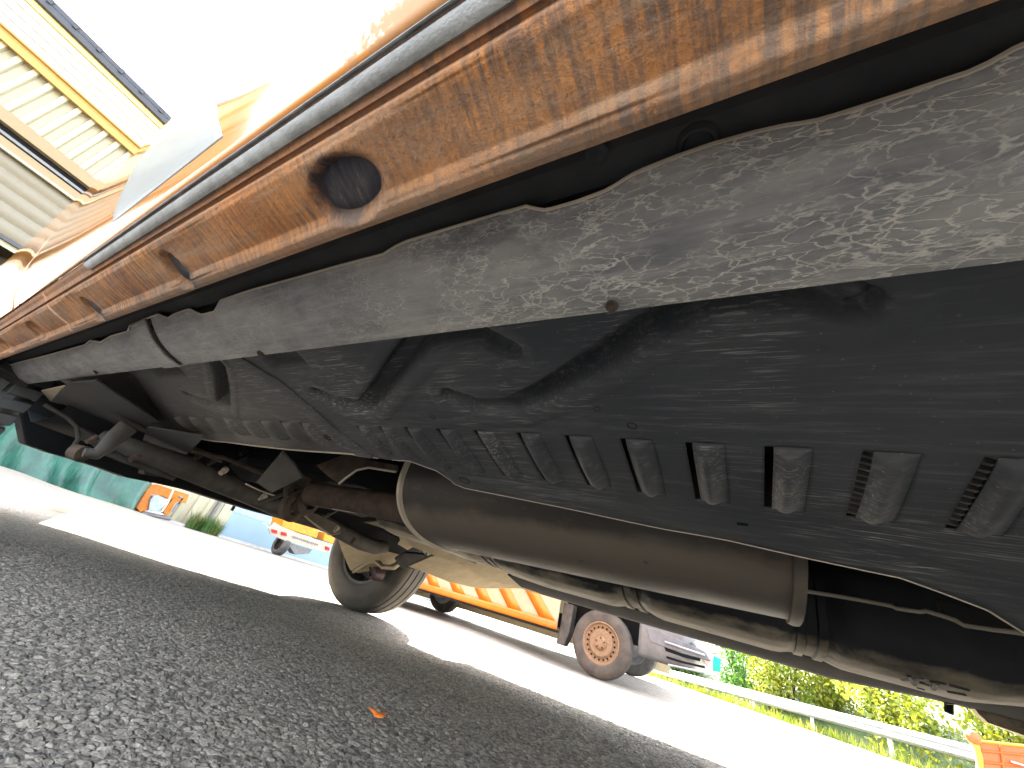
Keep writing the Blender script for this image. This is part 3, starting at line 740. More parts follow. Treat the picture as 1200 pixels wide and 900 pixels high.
# thin pipe with bright edge above the tank, right of the muffler
pts = [V(*vY(a, b, 0.80)) for a, b in ((940, 692), (990, 700), (1045, 710), (1050, 713), (1078, 717), (1085, 716), (1105, 722), (1120, 727), (1130, 733), (1165, 738), (1200, 742), (1240, 752))]
part('brake_pipe', MB().tube(pts, 0.0028, 10), EDGE, van, label='thin pale pipe above the tank')
part('pipe_block', MB().slab([V(*vY(a, b, 0.81)) for a, b in ((1100, 700), (1130, 708), (1200, 725), (1240, 735), (1240, 752), (1165, 736), (1130, 731), (1105, 720))], 0.02, (0, 1, 0)), PLATE, van, smooth=False, bevel=0.003)
# far sill and jacking pin; unseen outer side widened to set its shadow
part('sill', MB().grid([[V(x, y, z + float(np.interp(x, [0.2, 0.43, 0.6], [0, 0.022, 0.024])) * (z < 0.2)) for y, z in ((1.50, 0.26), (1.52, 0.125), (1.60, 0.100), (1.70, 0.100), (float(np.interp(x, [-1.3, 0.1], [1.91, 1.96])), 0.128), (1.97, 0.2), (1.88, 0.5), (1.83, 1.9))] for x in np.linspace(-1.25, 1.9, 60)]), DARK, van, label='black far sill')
p1 = V(*vY(1112, 818, 1.70)); p2 = V(*vY(1112, 836, 1.70))
part('jacking_pin', MB().tube([p1, p2], 0.009, 12), DARK, van)
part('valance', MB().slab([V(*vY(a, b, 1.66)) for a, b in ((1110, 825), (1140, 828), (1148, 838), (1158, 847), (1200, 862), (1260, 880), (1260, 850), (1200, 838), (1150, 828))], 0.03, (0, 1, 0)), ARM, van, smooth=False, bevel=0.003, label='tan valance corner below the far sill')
# body shell closing the van above (roof, far side, ends), unseen; rear corner chamfer invented to shape the shadow
plan = [(-3.15, 0.05), (-3.18, 0.965), (-2.95, 1.21), (-2.57, 1.43), (-2.10, 1.88), (-1.3, 1.90), (1.9, 1.90), (2.6, 1.7), (2.6, 0.1), (1.9, 0.05)]
mb = MB()
zz = [0.44, 0.9, 1.5, 2.0]
mb.grid([[(x * (1 - 0.02 * k), 0.92 + (y - 0.92) * (1 - 0.05 * k), z) for x, y in plan] for k, z in enumerate(zz)], closev=True)
n0 = len(mb.v) - 10; mb.f.append(tuple(range(n0, n0 + 10)))
part('body_shell', mb, ORANGE, van, smooth=False, label='unseen upper body and roof, rear corner shaped for its shadow')
mb = MB(); mb.grid([[(x, y, 0.455) for y in (0.04, 0.9, 1.82)] for x in (-1.25, 0.5, 2.5)]); mb.grid([[(x, y, 0.46) for y in (0.06, 0.5, 0.9)] for x in (-3.1, -2.2, -1.2)])
mb.add([(-3.15, .95, .461), (-1.2, .95, .461), (-1.2, 1.82, .461), (-2.05, 1.82, .461), (-2.57, 1.43, .461), (-2.95, 1.2, .461)], [(0, 1, 2, 3, 4, 5)])
part('floor_pan', mb, DARK, van, solid=0.003)  # unseen floor plates, put in to block sky light
# ---- wheels
def tyre(name, cx, yin, yout, r, parent, blocks=0, lbl=None, rw=0.222, mat=None, cz=None, sgn=1):
    z = r if cz is None else cz; w = yout - yin; h = []
    pr = [(0.012, rw - 0.004), (0.006, rw + 0.004), (0.002, rw + 0.02), (-0.004, rw + 0.06), (0.0, r - 0.045), (0.010, r - 0.018), (0.022, r - 0.006), (0.030, r - 0.002)]
    g = [0.055, 0.10, 0.145] if w > 0.18 else [w * .35, w * .65]
    if not blocks:
        for c in g: pr += [(c - 0.0045, r), (c - 0.003, r - 0.009), (c + 0.003, r - 0.009), (c + 0.0045, r)]
    else: pr += [(w * .5, r - 0.006)]
    pr += [(w - 0.030, r - 0.002), (w - 0.022, r - 0.006), (w - 0.010, r - 0.018), (w, r - 0.045), (w + 0.004, rw + 0.06), (w - 0.002, rw + 0.02), (w - 0.006, rw + 0.004), (w - 0.012, rw - 0.004)]
    t = part(name, MB().lathe((cx, yin, z), (0, 1, 0), pr, 96), mat or RUB, parent, angle=28, label=lbl)
    if blocks:
        for k in range(blocks):
            q0 = 2 * math.pi * k / blocks
            for j, (ya, yb_) in enumerate(((-0.004, 0.055), (0.062, 0.105), (0.112, 0.150), (0.157, w + 0.004))):
                q = q0 + (0.5 if j % 2 else 0) * 2 * math.pi / blocks; hw = math.pi / blocks * 0.72
                vs = []
                for rr in (r - 0.02, r + 0.004):
                    for s_, yy in ((-1, ya), (1, ya), (1, yb_), (-1, yb_)):
                        an = q + s_ * hw * (0.93 if rr > r - 0.01 else 1) + (yy - w / 2) * (0.5 if j % 2 else -0.5)
                        vs.append((cx + math.cos(an) * rr, yin + yy, z + math.sin(an) * rr))
                part('tread_block', MB().add(vs, [(0, 3, 2, 1), (4, 5, 6, 7), (0, 1, 5, 4), (1, 2, 6, 5), (2, 3, 7, 6), (3, 0, 4, 7)]), mat or RUB, t, smooth=False, bevel=0.002, seg=1)
    return t
TYR = mat_rubber('van_tyre', (0.028, 0.025, 0.022), (0.085, 0.072, 0.055), 0.7)
wr = wZ(404, 713, 0.0); WXc, WYi = wr[0] - 0.02, wr[1] + 0.005
tyre('tyre', WXc, WYi, WYi + 0.205, 0.340, van, lbl='worn rear tyre on the far side', mat=TYR)
part('rim', MB().lathe((WXc, WYi, 0.34), (0, 1, 0), [(0.012, 0.220), (0.016, 0.205), (0.06, 0.192), (0.12, 0.188), (0.13, 0.12), (0.14, 0.06), (0.14, 0.0)], 64), simple('wheel_steel', (0.07, 0.065, 0.06), 0.55, 0.4), van)
part('brake_disc', MB().lathe((WXc, WYi, 0.34), (0, 1, 0), [(0.06, 0.06), (0.06, 0.14), (0.072, 0.14), (0.072, 0.05)], 48), RUSTY, van)
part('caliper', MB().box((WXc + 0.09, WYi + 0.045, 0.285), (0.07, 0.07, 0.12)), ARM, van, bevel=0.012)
for k in range(4):
    p = wY(*[(429, 680), (436, 683), (443, 681), (431, 679)][k], WYi + 0.03) if k < 3 else wY(428, 679, WYi + 0.03)
tyre('tyre', -1.885, -0.035, 0.170, 0.340, van, blocks=58, lbl='chunky near-side rear tyre at the left edge', mat=mat_rubber('block_tyre', (0.022, 0.024, 0.028), (0.06, 0.06, 0.06), 0.5))
# ---- rear suspension, traced on planes of the van
def wpl(pts, x=None, y=None):
    return [tuple(wX(a, b, x)) if x is not None else tuple(wY(a, b, y)) for a, b in pts]
# transverse axle tube
ax = [(120, 512, -1.40), (170, 530, -1.34), (214, 546, -1.32), (240, 557, -1.34), (288, 577, -1.40), (323, 593, -1.43), (350, 603, -1.45), (380, 613, -1.46), (402, 625, -1.47), (423, 636, -1.47), (440, 641, -1.47), (452, 641, -1.46)]
part('axle_tube', MB().tube([wX(a, b, x) for a, b, x in ax], [0.018, 0.024, 0.030, 0.031, 0.031, 0.031, 0.030, 0.029, 0.029, 0.030, 0.031, 0.026], 20), ROD, van, label='dark axle tube running across')
# tan trailing arms
def plate(name, pts, x, t=0.02, mat=ARM, label=None, bev=0.004, n=None):
    P = [(tuple(wX(a, b, x)) if not isinstance(x, tuple) else tuple(wY(a, b, x[0]))) for a, b in pts]
    return part(name, MB().slab(P, t, n or ((-1, 0, 0) if not isinstance(x, tuple) else (0, 1, 0))), mat, van, smooth=False, bevel=bev, label=label)
def tplate(name, pts, p0, y0, t=0.012, mat=ARM, label=None, n=(0.35, -0.42, -0.84), bev=0.003):
    # a pressed plate whose underside tips towards the road and the lens
    c = np.array(wY(p0[0], p0[1], y0)); n = np.array(n, float); n /= np.linalg.norm(n); P = []
    for a, b in pts:
        d = dw(a, b); P.append(tuple(d * (np.dot(c - ORG, n) / np.dot(d, n)) + ORG))
    return part(name, MB().slab(P, t, -n), mat, van, smooth=False, bevel=bev, label=label)
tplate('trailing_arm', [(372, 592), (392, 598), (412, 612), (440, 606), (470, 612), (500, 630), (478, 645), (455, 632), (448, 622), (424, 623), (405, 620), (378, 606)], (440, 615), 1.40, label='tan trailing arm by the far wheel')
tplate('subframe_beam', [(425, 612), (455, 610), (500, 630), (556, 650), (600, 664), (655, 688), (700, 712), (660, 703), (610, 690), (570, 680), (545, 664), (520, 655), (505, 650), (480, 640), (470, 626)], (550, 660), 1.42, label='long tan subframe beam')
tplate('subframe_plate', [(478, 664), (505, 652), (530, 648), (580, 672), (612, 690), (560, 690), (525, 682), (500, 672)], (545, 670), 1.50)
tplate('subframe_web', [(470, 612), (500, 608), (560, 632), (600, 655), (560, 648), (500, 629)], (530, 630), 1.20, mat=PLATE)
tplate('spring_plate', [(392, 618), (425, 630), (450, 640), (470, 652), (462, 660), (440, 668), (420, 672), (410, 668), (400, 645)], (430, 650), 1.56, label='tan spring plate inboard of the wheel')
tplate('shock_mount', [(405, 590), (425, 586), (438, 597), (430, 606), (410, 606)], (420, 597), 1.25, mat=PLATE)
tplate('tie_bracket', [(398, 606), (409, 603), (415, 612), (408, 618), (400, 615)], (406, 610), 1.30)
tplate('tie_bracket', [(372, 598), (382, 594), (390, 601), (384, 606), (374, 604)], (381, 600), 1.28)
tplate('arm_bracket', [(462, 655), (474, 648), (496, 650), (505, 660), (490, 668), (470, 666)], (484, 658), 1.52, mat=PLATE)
# coil spring and small fittings crowding the axle
sp = []
for k in range(90):
    a_ = k / 90 * 2 * math.pi * 4.5; c_ = np.array(wX(352, 582, -1.28)) + np.array([0.0, 0.0, -0.045 + 0.11 * k / 90]); sp.append((c_[0] + 0.035 * math.cos(a_), c_[1] + 0.035 * math.sin(a_), c_[2]))
part('coil_spring', MB().tube(sp, 0.006, 8), ROD, van)
for pts_, r_, m_, x_ in (([(120, 470), (160, 500), (215, 520), (260, 540)], 0.007, ROD, -1.25), ([(225, 528), (262, 536), (300, 552), (345, 566)], 0.006, RUSTY, -1.2), ([(300, 590), (330, 580), (372, 577), (420, 574)], 0.005, ROD, -1.1),
                         ([(92, 500), (112, 512), (120, 528), (150, 540), (205, 560)], 0.010, ROD, -1.55), ([(150, 520), (180, 545), (230, 560), (285, 583)], 0.008, RUSTY, -1.6), ([(380, 606), (398, 596), (425, 604), (448, 600)], 0.006, ROD, -1.1), ([(510, 640), (540, 650), (575, 668), (606, 684)], 0.005, PLATE, -0.95)):
    part('brake_line', MB().tube([tuple(wX(a, b, x_)) for a, b in pts_], r_, 8), m_, van)
for a, b, r_ in ((232, 535, .006), (248, 542, .005), (262, 552, .007), (308, 583, .007), (338, 600, .006), (158, 536, .006), (108, 515, .005), (286, 530, .006), (394, 620, .007), (414, 634, .006)):
    part('axle_bolt', MB().lathe(wX(a, b, -1.30), (0.3, -0.5, -0.8), [(-0.01, r_ * 1.3), (0.0, r_ * 1.3), (0.001, r_), (0.012, r_), (0.013, 0.0)], 10), EDGE if r_ > .0065 else RUSTY, van)
for pts_, x_ in (([(100, 480), (140, 505), (150, 520), (120, 528), (95, 505)], -1.75), ([(225, 545), (262, 548), (270, 575), (240, 570)], -1.7), ([(262, 520), (300, 522), (310, 545), (270, 548)], -1.65), ([(175, 540), (212, 545), (205, 562), (168, 556)], -1.72)):
    part('bracket_box', MB().slab([tuple(wX(a, b, x_)) for a, b in pts_], 0.06, (-1, 0, 0)), PLATE, van, smooth=False, bevel=0.006)
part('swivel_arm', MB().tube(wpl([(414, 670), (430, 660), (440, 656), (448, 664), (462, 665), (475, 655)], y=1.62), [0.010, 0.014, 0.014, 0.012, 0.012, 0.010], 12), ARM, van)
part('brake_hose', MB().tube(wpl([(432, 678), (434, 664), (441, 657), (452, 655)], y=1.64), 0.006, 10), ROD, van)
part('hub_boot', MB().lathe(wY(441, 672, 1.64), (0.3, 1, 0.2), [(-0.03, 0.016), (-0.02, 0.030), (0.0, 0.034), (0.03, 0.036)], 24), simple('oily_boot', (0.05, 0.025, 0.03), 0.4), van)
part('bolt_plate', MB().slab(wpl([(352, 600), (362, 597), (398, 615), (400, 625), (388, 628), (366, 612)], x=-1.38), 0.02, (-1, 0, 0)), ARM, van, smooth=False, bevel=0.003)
# silvery wheel bolts seen through the rim
for a, b in ((424, 679), (430, 682), (436, 683), (443, 681)):
    part('wheel_bolt', MB().lathe(wY(a - 14, b, WYi + 0.10), (0, -1, 0), [(0, 0.010), (0.016, 0.009), (0.02, 0.0)], 8), EDGE, van)
# ---- plates and arms at the rear near side
def vplate(name, pts, z=None, y=None, x=None, t=0.004, mat=PLATE, label=None, n=(0, 0, 1)):
    P = [V(*(vZ(a, b, z) if z is not None else vY(a, b, y) if y is not None else vX(a, b, x))) for a, b in pts]
    return part(name, MB().slab(P, t, n), mat, van, smooth=False, bevel=0.0015, label=label)
vplate('deflector_plate', [(70, 458), (82, 449), (112, 446), (186, 494), (175, 500), (134, 508), (124, 504), (92, 480), (60, 470)], z=0.130, label='flat grey deflector plate ahead of the rear wheel')
vplate('deflector_lip', [(48, 458), (76, 452), (90, 470), (72, 474), (58, 470)], z=0.134, mat=ARM)
vplate('deflector_plate', [(172, 501), (200, 505), (238, 512), (232, 520), (212, 538), (203, 539), (165, 523)], z=0.118, label='small grey deflector plate')
vplate('deflector_plate', [(136, 545), (165, 522), (200, 539), (192, 556), (176, 566)], z=0.105, mat=PLATE)
vplate('deflector_plate', [(300, 565), (330, 530), (345, 545), (355, 560), (318, 578)], z=0.100, mat=DARKPL, label='grey plate hanging ahead of the axle')
part('plate_edge', MB().tube([V(*vZ(a, b, 0.099)) for a, b in ((288, 567), (305, 575), (322, 581))], 0.0025, 6), EDGE, van)
part('plate_edge', MB().tube([V(*vZ(a, b, 0.104)) for a, b in ((136, 546), (165, 522))], 0.0018, 6), EDGE, van)
part('link', MB().tube([V(*vX(a, b, -1.25)) for a, b in ((98, 530), (112, 532), (124, 524), (136, 512), (150, 500))], [0.010, 0.013, 0.015, 0.018, 0.020], 16), ROD, van, label='bent grey link behind the deflector')
part('link_bush', MB().lathe(V(*vX(93, 531, -1.28)), (1, 0.6, 0), [(-0.015, 0.008), (-0.013, 0.017), (0.011, 0.018), (0.013, 0.008)], 24), RUSTY, van)
part('hub_clutter', MB().tube([V(*vX(a, b, -1.5)) for a, b in ((52, 474), (66, 482), (80, 490), (90, 500), (92, 514), (84, 526))], 0.005, 10), ROD, van)
# dark crossmember behind the rear plates
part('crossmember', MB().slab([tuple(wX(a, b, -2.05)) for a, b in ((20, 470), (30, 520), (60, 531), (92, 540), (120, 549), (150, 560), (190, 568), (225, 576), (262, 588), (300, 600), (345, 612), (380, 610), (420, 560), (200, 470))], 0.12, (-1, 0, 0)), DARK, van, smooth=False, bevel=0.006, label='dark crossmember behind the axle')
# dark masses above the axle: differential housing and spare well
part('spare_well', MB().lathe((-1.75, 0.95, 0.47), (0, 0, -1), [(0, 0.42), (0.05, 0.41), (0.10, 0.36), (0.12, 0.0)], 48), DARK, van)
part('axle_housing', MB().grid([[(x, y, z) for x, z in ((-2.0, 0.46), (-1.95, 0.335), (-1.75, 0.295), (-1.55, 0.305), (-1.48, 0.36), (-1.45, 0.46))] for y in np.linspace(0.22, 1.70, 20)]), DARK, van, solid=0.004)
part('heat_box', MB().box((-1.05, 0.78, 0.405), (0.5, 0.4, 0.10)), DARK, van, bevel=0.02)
vplate('hanger_bracket', [(268, 545), (300, 528), (338, 524), (330, 545), (305, 566), (282, 562)], y=0.62, t=0.01, mat=PLATE, n=(0, 1, 0))

# ================================================================= background
# ---- second van, striped, on lower ground
g = 'vans'
fl = wZ(697, 795, -0.136)
v2x, v2y = fl[0], fl[1]
sv = thing('parked_van', 'orange and white striped van with rusty steel front wheel, parked beyond', 'van', (v2x - 1.6, v2y + 0.95, gz(v2x - 1.6, v2y + 0.95)))
SWH = simple('cream_white_paint', (0.40, 0.33, 0.20), 0.4, var=0.1, coat=0.2); SOR = simple('stripe_orange', (0.62, 0.17, 0.006), 0.4, var=0.12, coat=0.2)
GREYP = simple('grey_bumper_plastic', (0.13, 0.128, 0.125), 0.45, var=0.2); RIMM = simple('rusty_rim_paint', (0.24, 0.145, 0.078), 0.6, var=0.4, scale=60)
zs = gz(v2x, v2y); bz = 0.20
xb0, xb1 = v2x - 4.3, v2x - 0.53
def sidey(z): return v2y - 0.02 - 0.05 * sm(z / 0.8) + 0.25 * sm((z - 1.2) / 1.2)
def side_panel(name, pts, mat, y_off=0.0, t=0.01, label=None, n=None):
    return part(name, MB().slab([(x, sidey(z) - y_off, z) for x, z in pts], t, (0, 1, 0)), mat, sv, smooth=False, label=label)
z0 = 0.245; z1 = 2.15
part('body_side', MB().grid([[(x, sidey(z), z) for z in np.linspace(z0, z1, 24)] for x in (xb0, xb1)]), SWH, sv, solid=0.01, label='cream side panel with orange stripes')
part('body_side', MB().grid([[(x, sidey(z), z) for z in np.linspace(0.62, z1, 20)] for x in (xb1, v2x + 0.45)]), SWH, sv, solid=0.01)
part('rubbing_strip', MB().grid([[(x, sidey(z) - 0.012, z) for z in np.linspace(z0 - 0.035, z0 + 0.05, 4)] for x in (xb0, xb1)]), SOR, sv, solid=0.012, label='orange strip along the bottom edge')
part('sill_skirt', MB().box(((xb0 + xb1) / 2, v2y + 0.03, z0 - 0.05), (xb1 - xb0, 0.04, 0.03)), PLATE, sv)
for k in range(14):
    xa = xb1 - 0.20 - k * 0.47; z_t = 1.0; lean = 1.05
    if xa - lean * 0 < xb0: break
    pts = []
    zz_ = np.linspace(z0 + 0.05, z_t, 8)
    P = [[(xa + u * 0.22 - lean * (z - z0), sidey(z) - 0.007, z) for z in zz_] for u in (0, 1)]
    part('diagonal_stripe', MB().grid(P), SOR, sv, solid=0.004)
part('underbody', MB().box(((xb0 + xb1) / 2, v2y + 0.95, z0 + 0.08), (xb1 - xb0, 1.7, 0.16)), DARK, sv)
part('cabin', MB().add([(xb0, v2y + 0.3, z1), (v2x - 0.2, v2y + 0.3, z1), (v2x - 0.2, v2y + 1.7, z1), (xb0, v2y + 1.7, z1), (xb0, v2y + 1.9, 0.1), (v2x + 0.5, v2y + 1.9, 0.1), (v2x + 0.5, v2y + 1.9, 1.0), (v2x - 0.2, v2y + 1.7, z1), (xb0, v2y + 0.0, 0.1)], [(0, 1, 2, 3), (3, 4, 5, 6, 7), (0, 3, 4, 8)]), SWH, sv, smooth=False, solid=0.01, label='far side and roof')
part('wheel_arch', MB().box((v2x - 0.02, v2y + 0.45, 0.58), (1.02, 0.5, 0.56)), DARK, sv)
# bonnet, nose and bumper
nose = v2x + 1.02
BP = [(0.06, 0.0), (0.02, 0.05), (0.0, 0.14), (0.01, 0.30), (0.05, 0.45), (0.14, 0.52)]
P = []
for off, z in BP:
    row = []
    for k in range(25):
        s_ = k / 24; row_x = None
        # plan line: along the side, round the corner, across the front
        if s_ < 0.4: q = (v2x + 0.44 + (0.42) * s_ / 0.4, v2y + 0.0 + off * 0.4)
        else:
            a = (s_ - 0.4) / 0.6; ang = a * math.pi / 2 * 0.98
            q = (v2x + 0.86 + 0.20 * math.sin(ang) - off * math.sin(ang), v2y + 0.30 - 0.30 * math.cos(ang) + 0.75 * max(0, a - 0.6) * 2.2 + off * 0.4)
        row.append((q[0], q[1], z * 0.85 + zs + 0.33 + 0.05 * max(0, s_ - 0.4)))
    P.append(row)
part('bumper', MB().grid(P), GREYP, sv, solid=0.01, label='grey front bumper corner')
part('bumper_insert', MB().slab([tuple(wY(a, b, v2y - 0.005)) for a, b in ((778, 757), (795, 760), (822, 770), (820, 775), (800, 770), (780, 763))], 0.012, (0, 1, 0)), DARK, sv, smooth=False)
for ln in ([(779, 752), (826, 768)], [(781, 770), (800, 776), (826, 782)], [(783, 779), (826, 788)]): part('bumper_slat', MB().tube([tuple(wY(a, b, v2y - 0.03)) for a, b in ln], 0.010, 8), DARK if ln[0][1] == 770 else STEEL, sv)
part('wing', MB().slab([tuple(wY(a, b, v2y - 0.01)) for a, b in ((757, 735), (770, 738), (825, 763), (833, 775), (800, 766), (762, 752))], 0.03, (0, 1, 0)), simple('silver_grey_paint', (0.13, 0.145, 0.165), 0.4, 0.1), sv, smooth=False, bevel=0.006)
part('headlight', MB().slab([tuple(wY(a, b, v2y + 0.02)) for a, b in ((812, 752), (830, 756), (836, 770), (832, 785), (824, 775))], 0.06, (0, 1, 0)), STEEL, sv, smooth=False, bevel=0.01, label='clear headlight corner')
part('marker', MB().slab([tuple(wY(a, b, v2y + 0.12)) for a, b in ((836, 768), (845, 772), (844, 788), (835, 786))], 0.03, (0, 1, 0)), simple('green_marker', (0.01, 0.50, 0.32), 0.4), sv, smooth=False, bevel=0.003, label='small green panel on the nose')
part('mudflap', MB().slab([tuple(wY(a, b, v2y + 0.03)) for a, b in ((661, 706), (672, 709), (667, 742), (660, 757), (651, 754), (655, 740))], 0.16, (0, 1, 0)), RUB, sv, smooth=False, bevel=0.008, label='rubber mudflap ahead of the sill')
def wheel(parent, cx, cy, zc, r, rim, lbl, w=0.2, face=-1, detail=True):
    t = tyre('tyre', cx, cy, cy + w, r, parent, mat=rim[1], rw=r * 0.63, cz=zc)
    rr = r * 0.62
    yo = cy + 0.012
    d = part('rim', MB().lathe((cx, yo, zc), (0, 1, 0), [(-0.004, rr + 0.004), (-0.008, rr - 0.006), (0.004, rr - 0.018), (0.02, rr - 0.025), (0.026, rr - 0.06), (0.008, rr - 0.085), (0.012, 0.075), (-0.012, 0.062), (-0.02, 0.034), (-0.022, 0.0)], 64), rim[0], parent, label=lbl)
    if detail:
        for k in range(20):
            q = 2 * math.pi * k / 20; R_ = rr - 0.052
            part('vent_hole', MB().lathe((cx + math.cos(q) * R_, yo + 0.014, zc + math.sin(q) * R_), (0, -1, 0), [(0, 0.0115), (0.010, 0.0095), (0.011, 0.0)], 8), DARK, d)
        for k in range(5):
            q = 2 * math.pi * k / 5 + 0.3
            part('wheel_bolt', MB().lathe((cx + math.cos(q) * 0.05, yo - 0.012, zc + math.sin(q) * 0.05), (0, -1, 0), [(0, 0.010), (0.016, 0.009), (0.018, 0.0)], 6), RUSTY, d)
    return t
TY2 = mat_rubber('dusty_tyre', (0.05, 0.042, 0.035), (0.12, 0.098, 0.075), 0.9)
r2 = 0.345
wheel(sv, v2x + 0.02, v2y - 0.02, zs + r2, r2, (RIMM, TY2), 'rusty steel rim with ring of round holes')
fr = wZ(768, 801, -0.06); wheel(sv, v2x + 0.02, v2y + 1.58, gz(v2x, v2y + 1.6) + r2, r2, (GREYP, RUB), 'far front rim', detail=False)
wheel(sv, v2x - 3.5, v2y + 1.50, gz(v2x - 3.5, v2y + 1.55) + r2, r2, (STEEL, RUB), 'far rear rim', detail=False)
wheel(sv, v2x - 3.5, v2y - 0.0, gz(v2x - 3.5, v2y) + r2, r2, (RIMM, TY2), 'near rear rim', detail=False)

# ---- trailer before the light blue doors
tc = wZ(327, 651.5, 0.0); TX, TY_ = tc[0], tc[1]
tl = thing('box_trailer', 'small flatbed trailer with red lights and white load rail before blue doors', 'trailer', (TX, TY_, 0.0))
def tp(pts, x): return [tuple(wX(a, b, x)) for a, b in pts]
tyre('trailer_tyre', TX - 0.25, TY_ - 0.05, TY_ + 0.17, 0.27, tl, rw=0.16)
part('tail_board', MB().slab(tp([(315, 619), (322, 612), (330, 617), (388, 640), (386, 648), (335, 634), (317, 626)], TX - 0.02), 0.04, (-1, 0, 0)), simple('trailer_white', (0.33, 0.27, 0.21), 0.5), tl, smooth=False, label='pale lettered tail board')
for a, b, w_ in ((322, 623, 3.2), (333, 626, 3.2), (384, 643, 2.4)):
    part('tail_light', MB().slab(tp([(a - w_, b - 3), (a + w_, b - 1.5), (a + w_, b + 2.5), (a - w_, b + 1)], TX + 0.01), 0.03, (-1, 0, 0)), simple('red_lens', (0.40, 0.005, 0.006), 0.25), tl, smooth=False, bevel=0.006)
part('lamp_bracket', MB().tube(tp([(307, 613), (311, 614), (313, 618), (316, 619)], TX), 0.012, 8), STEEL, tl)
# the row of lettering on the board, too blurred to read: separate dark strokes
x_ = 343.0
for k in range(13):
    w_ = 1.2 + 0.7 * (k * 37 % 5) / 4; y_ = 627.6 + (x_ - 343) * 0.335
    part('lettering', MB().slab(tp([(x_, y_), (x_ + w_, y_ + w_ * .33), (x_ + w_, y_ + w_ * .33 + 2.2), (x_, y_ + 2.2)], TX + 0.008), 0.003, (-1, 0, 0)), GREYP, tl, smooth=False); x_ += w_ + 0.8
part('axle', MB().slab(tp([(335, 634), (346, 638), (366, 644), (362, 649), (346, 650)], TX - 0.06), 0.3, (-1, 0, 0)), GREYP, tl, smooth=False)
cargo = part('cargo_case', MB().slab(tp([(333, 608), (338, 605), (375, 619), (371, 631), (330, 618)], TX - 0.1), 0.6, (-1, 0, 0)), simple('amber_plastic', (0.50, 0.20, 0.004), 0.45), None, smooth=False, bevel=0.02)
tag(cargo, 'amber plastic case lying on the small trailer', 'case')
cargo2 = part('cargo_case', MB().slab(tp([(381, 624), (400, 631), (398, 640), (379, 634)], TX - 0.1), 0.6, (-1, 0, 0)), MATS['amber_plastic'], None, smooth=False, bevel=0.02)
tag(cargo2, 'smaller amber case on the trailer close to the tyre', 'case')

# ---- the cream hall across the yard (plane x = -13)
XB = -13.0
hall = thing('depot_hall', 'cream corrugated depot hall with yellow trim, dark eave and light blue door', 'building', (XB - 4, 4, 0))
CREAM = simple('cream_sheet', (0.33, 0.30, 0.20), 0.5, var=0.06, scale=3); YEL2 = simple('pale_yellow_trim', (0.50, 0.40, 0.17), 0.5, var=0.08); YEL = simple('yellow_trim', (0.33, 0.19, 0.04), 0.5, var=0.08)
TAN = simple('tan_trim', (0.20, 0.145, 0.07), 0.55, var=0.08); SLAT = simple('grey_beige_slat', (0.15, 0.132, 0.092), 0.55, var=0.08); BLUEW = simple('light_blue_door', (0.20, 0.285, 0.335), 0.5, var=0.04, scale=2)
CREAM2 = simple('pale_siding', (0.34, 0.315, 0.215), 0.45, var=0.05, scale=3)
Y0, Y1 = -9.0, 18.0
def hz(name, z0, z1, x, mat, t=0.05, y0=Y0, y1=Y1, **k):
    if z0 > 0.5: z0 = z0 + 0.17
    z1 = z1 + 0.17 if z1 > 1 else z1
    return part(name, MB().box((x - t / 2, (y0 + y1) / 2, (z0 + z1) / 2), (t, y1 - y0, z1 - z0)), mat, hall, smooth=False, **k)
def corr(name, z0, z1, x, mat, pitch, depth, vertical=True, y0=Y0, y1=Y1, label=None, parent=hall):
    mb = MB()
    if vertical:
        prof = []; y = y0
        while y < y1:
            prof += [(y, 0), (y + pitch * .45, 0), (y + pitch * .55, depth), (y + pitch * .9, depth)]; y += pitch
        mb.grid([[(x + d, yy, z) for yy, d in prof] for z in (z0, z1)])
    else:
        prof = []; z = z0
        while z < z1 - 1e-6:
            for k in range(5): prof.append((z + pitch * k / 5, depth * math.sin(math.pi * k / 5)))
            z += pitch
        prof.append((z1, 0))
        mb.grid([[(x + d, yy, z) for z, d in prof] for yy in (y0, y1)])
    return part(name, mb, mat, parent, label=label)
# eave, fascia boards, yellow flashing, sheet wall
part('roof', MB().box((XB - 4.8, (Y0 + Y1) / 2, 8.81), (10.4, Y1 - Y0, 0.12)), simple('roof_grey', (0.030, 0.032, 0.038), 0.5), hall, smooth=False, label='dark grey roof edge')
hz('gutter', 8.42, 8.57, XB + 0.40, MATS['roof_grey'], 0.14)
for k in range(60): part('gutter_bracket', MB().box((XB + 0.41, Y0 + 0.3 + k * 0.45, 8.79), (0.05, 0.07, 0.13)), MATS['roof_grey'], hall, smooth=False)
hz('eave_trim', 8.28, 8.42, XB + 0.30, YEL2, 0.06)
for k, (a, b) in enumerate(((7.50, 7.685), (7.70, 7.885), (7.90, 8.085), (8.10, 8.28))): hz('fascia_board', a, b, XB + 0.26, CREAM2, 0.05)
part('soffit', MB().box((XB + 0.12, (Y0 + Y1) / 2, 7.655), (0.26, Y1 - Y0, 0.03)), YEL, hall, smooth=False)
hz('flashing', 7.25, 7.47, XB + 0.19, YEL, 0.06, label='yellow flashing under the boards')
corr('sheet_wall', 6.27, 7.50, XB, CREAM2, 0.26, 0.10, label='corrugated cream sheeting')
hz('door_head', 5.86, 6.12, XB + 0.12, TAN, 0.10)
hz('track', 5.60, 5.86, XB - 0.02, DARK, 0.05); hz('rail_rod', 5.66, 5.72, XB + 0.06, GREYP, 0.05)
hz('lintel', 5.42, 5.60, XB + 0.10, TAN, 0.08)
hz('lintel_edge', 5.37, 5.42, XB + 0.14, CREAM, 0.06)
corr('roller_door', 4.08, 5.56, XB, SLAT, 0.296, 0.05, vertical=False, y1=4.9, label='half raised grey-beige roller door')
